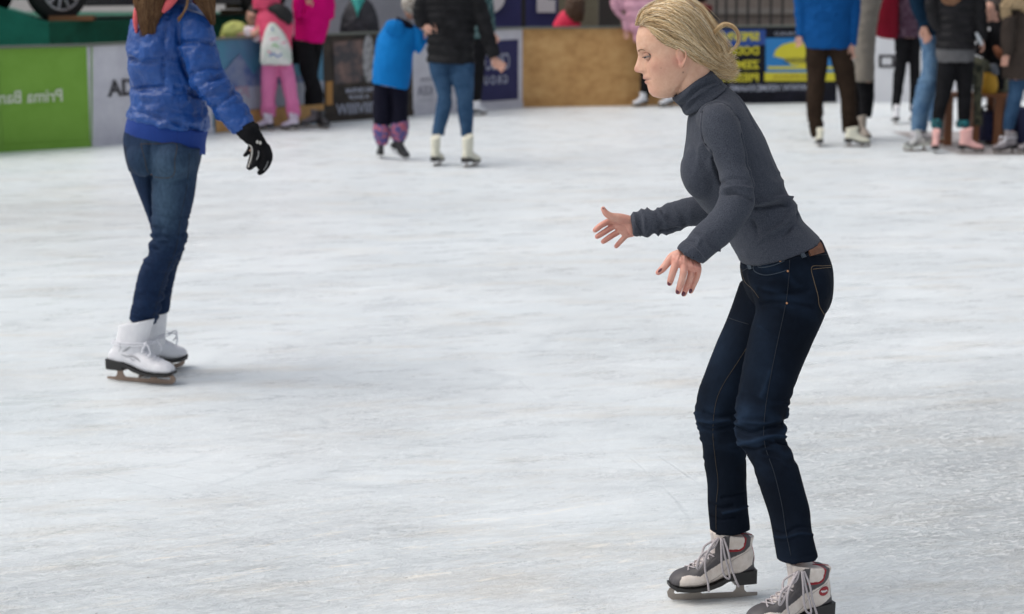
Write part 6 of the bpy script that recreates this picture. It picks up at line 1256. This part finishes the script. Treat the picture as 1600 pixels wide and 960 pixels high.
wear(q, 'puffer_jacket', [loft(tor, Y16, seams=[1, 1.5, 2, 2.5, 3, 3.5, 4, 4.5], sd=.014, sub=8), loft(la, Y16 - .03, seams=[1, 1.8], sd=.01), loft(ra, Y16 - .03, seams=[1, 1.7, 2.4, 3.2], sd=.01)], mat('black_gloss_quilt', (.0035, .0035, .0045), rough=.55, spec=.2, col2=(.012, .011, .013), scale=10), .008, 1, .004)
wear(q, 'grey_top', [loft([(1464, 70, 1522, 70, .13), (1463, 85, 1523, 85, .14), (1465, 98, 1522, 96, .14)], Y16)], mat('grey_jersey', (.085, .085, .09), rough=.95, spec=.1, col2=(.115, .115, .12), scale=8), .009, 1, .006, 14)
l1 = [(1465, 94, 1496, 96, .09), (1464, 115, 1494, 115, .085), (1462, 140, 1488, 140, .078), (1458, 165, 1480, 165, .07), (1456, 188, 1474, 188, .062)]; l2 = [(1490, 96, 1522, 94, .09), (1492, 115, 1521, 115, .085), (1495, 140, 1519, 140, .078), (1496, 165, 1517, 165, .07), (1496, 190, 1514, 190, .062)]
wear(q, 'trousers', [loft(l1, Y16), loft(l2, Y16)], M_black_fab, .009, 1, .004)
M_tc = mat('teal_cuff_pattern', (.006, .012, .02), rough=.8, col2=(.01, .16, .18), scale=30, mixlo=.45, mixhi=.55)
for st in ([(1456, 185, 1474, 185, .065), (1455, 193, 1473, 193, .07), (1456, 201, 1472, 201, .062)], [(1496, 187, 1514, 187, .065), (1494, 193, 1515, 193, .07), (1495, 200, 1514, 200, .062)]): wear(q, 'cuff', [loft(st, Y16)], M_tc, .006, 1, .004)
bodymesh(q, [loft(tor, Y16, inset=.8), loft(la, Y16 - .03, inset=.7), loft(ra, Y16 - .03, inset=.7), loft(l1, Y16, inset=.8), loft(l2, Y16, inset=.8), loft([(1482, -36, 1500, -36, .05), (1482, -62, 1500, -62, .05)], Y16)], hand_parts(at(1534, 62, Y16 - .05), (.3, 0, -1), (-1, 0, 0), .8, .8), standing_head(1492, -74, Y16, 10))
wear(q, 'hair', [ellipsoid(at(1492, -70, Y16) + (0, -.01, .03), (.095, .10, .12)), loft([(1474, -60, 1508, -60, .08), (1468, -30, 1506, -30, .06), (1468, -8, 1504, -8, .05), (1472, 3, 1500, 3, .03), (1478, 9, 1494, 9, .012)], Y16 - .13)], mat('auburn_hair', (.13, .055, .022), rough=.6, col2=(.20, .09, .04), scale=90, stretch=(1, 1, .15)), .008, 1, .006, 28)
surf = wear(q, 'wrist_strap', [tube([at(1526, 53, Y16 - .10), at(1530, 61, Y16 - .10), at(1534, 69, Y16 - .10)], [.016, .020, .018])], mat('pale_strap', (.42, .45, .48), rough=.6), .006, 1, .002)
sk(q, (1462, 241), (1457, 229), M_boot_pink, size=.92, shaft=.24); sk(q, (1496, 240), (1524, 240), M_boot_pink, size=.98, shaft=.24)
# bench, bags and seated child
YBn = fY(228) + .15; zb = at(1530, 148, YBn)[2]; bx0, bx1 = px_x(1476, YBn), px_x(1584, YBn)
be = thing('wooden_bench', ((bx0 + bx1) / 2, YBn, 0), 'brown wooden bench on the ice behind the girl in pink skates', 'bench')
M_bw = mat('varnished_wood', (.16, .055, .018), rough=.45, col2=(.24, .09, .03), scale=10, stretch=(1, 1, .2))
for k in range(3): put('seat_slat', box(((bx0 + bx1) / 2, YBn - .14 + .14 * k, zb), (bx1 - bx0, .12, .035)), M_bw, be, smooth=False)
for x in (1484, 1526, 1561, 1580):
    for dy in (-.15, .15): put('leg', box((px_x(x, YBn), YBn + dy, zb / 2 - .01), (.075, .05, zb - .02)), M_bw, be, smooth=False)
t = thing('holdall', (px_x(1545, YBn), YBn + .05, 0), 'navy holdall standing under the wooden bench', 'bag'); wear(t, 'bag_body', [loft([(1530, 176, 1554, 174, .16), (1529, 195, 1555, 195, .18), (1530, 220, 1555, 220, .17)], YBn + .05, p=3)], mat('navy_bag', (.006, .009, .05), rough=.7), .012, 2, .01); put('handle', tube([at(1535, 178, YBn), at(1537, 168, YBn), at(1545, 166, YBn), at(1550, 176, YBn)], .012), M_black, t)
t = thing('holdall', (px_x(1588, YBn), YBn + .1, 0), 'second navy holdall, cut by the right picture edge', 'bag'); wear(t, 'bag_body', [loft([(1577, 168, 1606, 168, .16), (1576, 195, 1608, 195, .18), (1578, 222, 1606, 222, .17)], YBn + .12, p=3)], MATS['navy_bag'], .012, 2, .01)
t = thing('small_rucksack', (px_x(1544, YBn), YBn, zb), 'mustard yellow and grey rucksack standing on the bench', 'bag'); wear(t, 'bag_body', [loft([(1537, 110, 1552, 110, .08), (1532, 122, 1557, 122, .11), (1531, 136, 1558, 136, .12), (1534, 147, 1555, 147, .11)], YBn - .05, p=2.5)], mat('mustard_fabric', (.50, .27, .02), rough=.8, col2=(.55, .31, .03), scale=8), .01, 2, .004)
wear(t, 'grey_flap', [loft([(1538, 100, 1556, 100, .07), (1536, 108, 1559, 108, .10), (1540, 116, 1560, 118, .11)], YBn - .04)], mat('grey_bag_fabric', (.09, .10, .12), rough=.8), .01, 1, .004)
Y17 = YBn + .12; q = thing('person', (px_x(1552, Y17), Y17, zb), 'dark haired child in dark jacket and camouflage trousers sitting on the wooden bench', 'person', GR)
tor = [(1544, 34, 1566, 34, .07), (1534, 46, 1572, 46, .10), (1534, 70, 1570, 70, .12), (1536, 100, 1572, 100, .13), (1538, 140, 1574, 140, .14)]; la = [(1530, 46, 1544, 44, .05), (1526, 66, 1540, 66, .05), (1522, 84, 1536, 90, .045)]; ra = [(1562, 44, 1574, 48, .05), (1560, 66, 1574, 66, .05), (1554, 82, 1570, 88, .045)]
M_camo = mat('camouflage', (.018, .022, .014), rough=.85, col2=(.09, .09, .055), scale=11, mixlo=.45, mixhi=.55)
l1 = [(1540, 132, 1556, 146, .10, -.05), (1524, 88, 1546, 100, .09, -.25), (1520, 96, 1540, 100, .09, -.35), (1520, 120, 1536, 120, .08, -.36), (1521, 150, 1534, 150, .07, -.34), (1522, 196, 1534, 196, .055, -.30)]
wear(q, 'jacket', [loft(tor, Y17), loft(la, Y17 - .1), loft(ra, Y17 - .1)], M_black_fab, .010, 1, .006); wear(q, 'trousers', [loft(l1, Y17), loft([(1545, 120, 1575, 122, .12), (1545, 146, 1575, 146, .13)], Y17)], M_camo, .010, 1, .006)
wear(q, 'mitten', [tube([at(1556, 76, Y17 - .2), at(1562, 84, Y17 - .22), at(1567, 90, Y17 - .2)], [.03, .045, .035])], mat('rust_mitten', (.17, .055, .02), rough=.85), .008, 1, .003)
bodymesh(q, [loft(tor, Y17, inset=.8), loft(la, Y17 - .1, inset=.7), loft(ra, Y17 - .1, inset=.7), loft(l1, Y17, inset=.8), loft([(1548, 40, 1562, 40, .045), (1546, 20, 1560, 20, .045)], Y17)], None, standing_head(1550, 20, Y17, -120, .3, .92))
wear(q, 'hair', [ellipsoid(at(1553, 8, Y17) + (.02, .02, .0), (.10, .10, .10)), loft([(1556, 0, 1568, 0, .07), (1558, 20, 1570, 20, .06), (1558, 38, 1568, 38, .03)], Y17)], M_darkh, .008, 1, .008, 26)
put('jacket_badge', ellipsoid(at(1545, 46, Y17 - .12), (.018, .01, .018)), M_white, q)
sk(q, (1533, 222), (1518, 226), M_boot_grey, size=.9)
Y18 = fY(236); q = thing('person', ground(1582, 236), "person in brown coat with a fur trimmed hood and blue jeans", 'person', GR)
tor = [(1576, 6, 1612, 4, .10), (1570, 22, 1632, 22, .13), (1567, 45, 1636, 45, .15), (1567, 80, 1636, 80, .15), (1566, 124, 1636, 124, .16)]; la = [(1568, 26, 1588, 24, .055), (1564, 48, 1586, 48, .058), (1563, 68, 1584, 70, .055), (1568, 84, 1580, 90, .045)]
l1 = [(1576, 118, 1604, 118, .09), (1576, 140, 1600, 140, .085), (1572, 165, 1594, 165, .075), (1568, 188, 1588, 188, .065), (1567, 204, 1584, 204, .06)]; l2 = [(1602, 118, 1630, 118, .09), (1604, 160, 1628, 160, .075), (1606, 204, 1624, 204, .06)]
wear(q, 'coat', [loft(tor, Y18), loft(la, Y18 - .14)], mat('brown_grey_coat', (.036, .028, .024), rough=.95, spec=.1, col2=(.052, .040, .034), scale=5), .010, 2, .006); wear(q, 'jeans', [loft(l1, Y18), loft(l2, Y18)], M_denim_bg, .009, 1, .005)
V, F = remesh([tube([at(1572, 24, Y18 - .12), at(1572, 10, Y18 - .12), at(1584, 4, Y18 - .14), at(1600, 8, Y18 - .14), at(1612, 22, Y18 - .12)], [.045, .055, .06, .055, .045])], .006, 1); N = normals(V, F); V = V + N * (vnoise(V * 60, 3) * .022)[:, None]; put('fur_trim', (V, F), mat('tan_fur', (.28, .20, .11), rough=.95, col2=(.40, .30, .18), scale=40), q)
bodymesh(q, [loft(tor, Y18, inset=.8), loft(la, Y18 - .14, inset=.7), loft(l1, Y18, inset=.8), loft(l2, Y18, inset=.8), loft([(1588, 6, 1604, 6, .05), (1588, -26, 1604, -26, .05)], Y18)], hand_parts(at(1575, 86, Y18 - .14), (-.3, 0, -.8), (0, -1, 0), .8, .8), standing_head(1594, -38, Y18, -20)); haircap(q, at(1595, -36, Y18) + (.01, -.02, .03), (.09, .10, .12), M_brownh)
sk(q, (1589, 240), (1560, 241), M_boot_grey, size=1.02, lacing='tie', shaft=.21); sk(q, (1626, 240), (1600, 241), M_boot_grey, size=1.0, shaft=.21)
# rubber mat under the group
structure('rubber_mat', (np.array([ground(1392, 206) + (0, 0, .004), ground(1640, 206) + (0, 0, .004), ground(1640, 243) + (0, 0, .004), ground(1500, 243) + (0, 0, .004)]), [(0, 3, 2, 1)]), mat('wet_mat', (.33, .30, .29), rough=.6, col2=(.48, .46, .46), scale=1.5))
